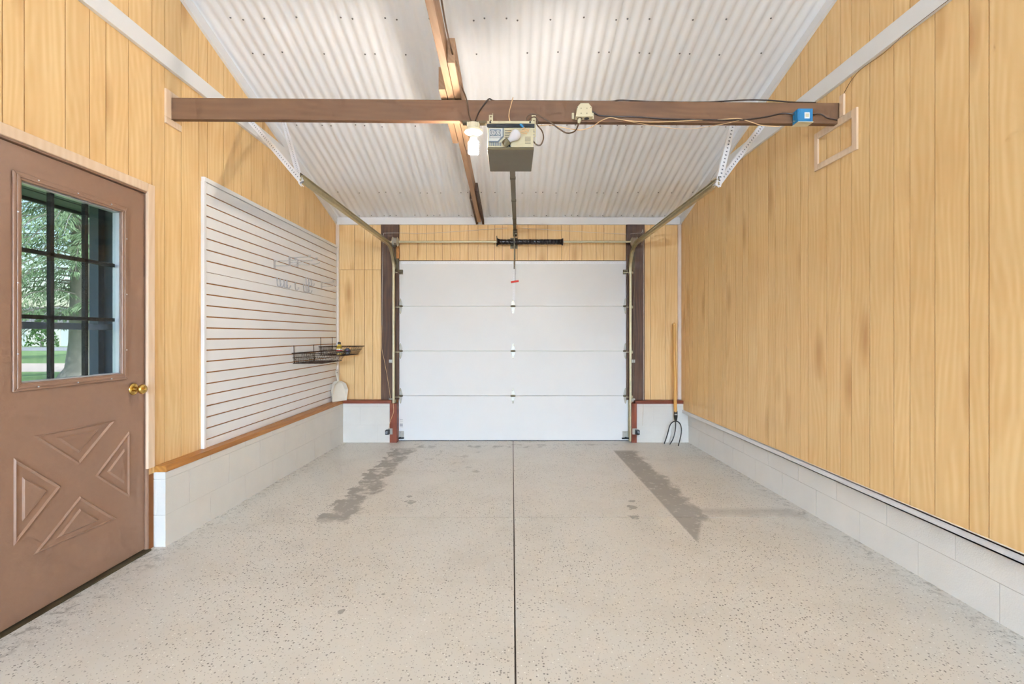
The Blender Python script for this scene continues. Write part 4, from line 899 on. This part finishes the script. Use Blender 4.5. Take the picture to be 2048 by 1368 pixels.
# ------------------------------------------------------------------ outside the side door
gz = -.16
tag(MB().box((-200, -120, gz-.3), (120, 200, gz)).build('lawn', M['grass']), 'green lawn outside the side door window', 'lawn', kind='structure')
tag(MB().box((-150, 18.5, gz), (-2.6, 24, gz+.012)).build('gravel_path', M['path']), 'pale gravel path across the lawn', 'path', kind='structure')
tag(MB().box((-150, 44, gz), (-2.6, 57, gz+.014)).build('street', M['asphalt']), 'pale grey street beyond the lawn', 'street', kind='structure')
tag(MB().box((-3.3, 1.2, gz), (-2.33, 3.3, -.02)).build('floor_porch', M['asphalt']), 'small concrete step outside the side door', 'step', kind='structure')
m = MB().box((-3.04, .6, 2.14), (-2.22, 4.2, 2.16)); cp = tag(m.build('ceiling_porch', M['soffit']), 'dark boarded soffit over the side door', 'soffit', kind='structure')
for q in range(5): MB().box((-3.03+.16*q, .62, 2.128), (-2.885+.16*q, 4.18, 2.14)).build('soffit_board', M['soffit'], cp)
MB().box((-3.06, .6, 2.11), (-3.04, 4.2, 2.24)).build('fascia', M['soffit'], cp)
wp = tag(MB().box((-2.80, 3.20, gz), (-2.22, 3.30, 2.14)).build('wall_porch', M['siding']), 'slate blue porch side wall seen through the door window', 'wall', kind='structure')
for q in range(3): MB().box((-2.79+.20*q, 3.186, gz), (-2.605+.20*q, 3.20, 2.13)).build('siding_board', M['siding'], wp)
MB().box((-2.80, 3.14, gz), (-2.74, 3.185, 2.13)).build('corner_board', M['siding'], wp)

def spruce(x, y, h, r0, lmax, label, seed, n=95, z0=1.2, nb=7, bw=.017):
    random.seed(seed); t = empty('spruce_tree', (x, y, gz), label, 'tree', 'spruces beyond the door window')
    MB().tube([(x, y, gz), (x, y, gz+.35), (x+.02, y, gz+1.2), (x, y, h*.5), (x, y, h)], .3, 14, radii=[r0*1.9, r0*1.25, r0, r0*.6, .03]).build('trunk', M['bark'], t, smooth=True)
    br = MB(); fo = MB()
    for i in range(n):
        z = z0 + (h - z0 - .3) * (i / n) ** 1.15; a = random.uniform(0, 2*math.pi); L = lmax * (1 - (z/h) ** 1.3) * random.uniform(.75, 1.1) + .3
        d = Vector((math.cos(a), math.sin(a), 0)); pts = [Vector((x, y, z)) + d*L*q + Vector((0, 0, .10*L*math.sin(q*2.2) - .42*L*q*q)) for q in (0, .25, .5, .75, 1)]
        br.tube(pts, .02, 4, radii=[.03, .024, .018, .012, .005])
        s = spline(pts, 5); sd_ = d.cross(Vector((0, 0, 1)))
        for k_, p in enumerate(s[2:]):
            for sg in (-1, 1):
                l = (.30 + .30*random.random()) * (1.15 - k_/len(s)); e = p + sd_*sg*l*.8 + d*l*.55 + Vector((0, 0, -.35*l))
                for q in range(nb):
                    f0 = p.lerp(e, q/nb); f1 = p.lerp(e, q/nb + .42) + Vector((random.uniform(-.07, .07), random.uniform(-.07, .07), random.uniform(-.20, -.03))); wv = Vector((random.uniform(-1, 1), random.uniform(-1, 1), random.uniform(-.4, .4))).normalized()*bw
                    mi = (f0+f1)/2; fo.add([f0, mi+wv, f1, mi-wv], [(0, 1, 2, 3)])
    br.build('branches', M['bark'], t); tag(fo.build('needles', M['needles'], t), kind='stuff')
spruce(-14.55, 16.0, 13, .33, 4.2, 'large spruce with thick grey trunk outside the door window', 11, 150, 1.9)
spruce(-30, 26, 15, .35, 4.2, 'spruce standing farther left beyond the door window', 12, 120, 2.8, 4, .04)
spruce(-21, 27, 15, .35, 4.4, 'spruce standing farther back between the other two', 13, 120, 3.2, 4, .04)
hx, hy = -66, 62
t = empty('house', (hx, hy, gz), 'white house with grey roof across the street', 'house')
MB().box((hx-9, hy, gz), (hx+9, hy+8, 3.0)).build('walls', M['housewall'], t)
m = MB().prism([(hx-9.6, hy-.6, 2.95), (hx-9.6, hy+8.6, 2.95), (hx-9.6, hy+4, 5.2)], (19.2, 0, 0)); m.build('roof', M['roofing'], t)
for x in (-6, -2.5): MB().box((hx+x, hy-.03, 1.0), (hx+x+1.4, hy, 2.2)).build('window', M['asphalt'], t)
MB().box((hx+2.5, hy-.04, gz), (hx+7, hy, 2.2)).build('garage_door', M['white'], t)
t = empty('shrub', (-56.5, 56, gz), 'dark green round shrub in front of the white house', 'shrub')
random.seed(5); m = MB()
for i in range(500):
    a, b = random.uniform(0, 6.28), random.uniform(.05, 1.5); p = Vector((-58 + 1.3*math.cos(a)*math.cos(b), 58.5 + 1.3*math.sin(a)*math.cos(b), gz + 2.4*math.sin(b))); u1 = Vector((random.uniform(-1,1), random.uniform(-1,1), random.uniform(-1,1)))*.35; u2 = Vector((random.uniform(-1,1), random.uniform(-1,1), random.uniform(-1,1)))*.35
    m.add([p, p+u1, p+u2], [(0, 1, 2)])
tag(m.build('leaves', M['bush'], t), kind='stuff')
MB().cyl((-58, 58.5, gz), (-58, 58.5, 1.2), .15, 8).build('stem', M['bark'], t)
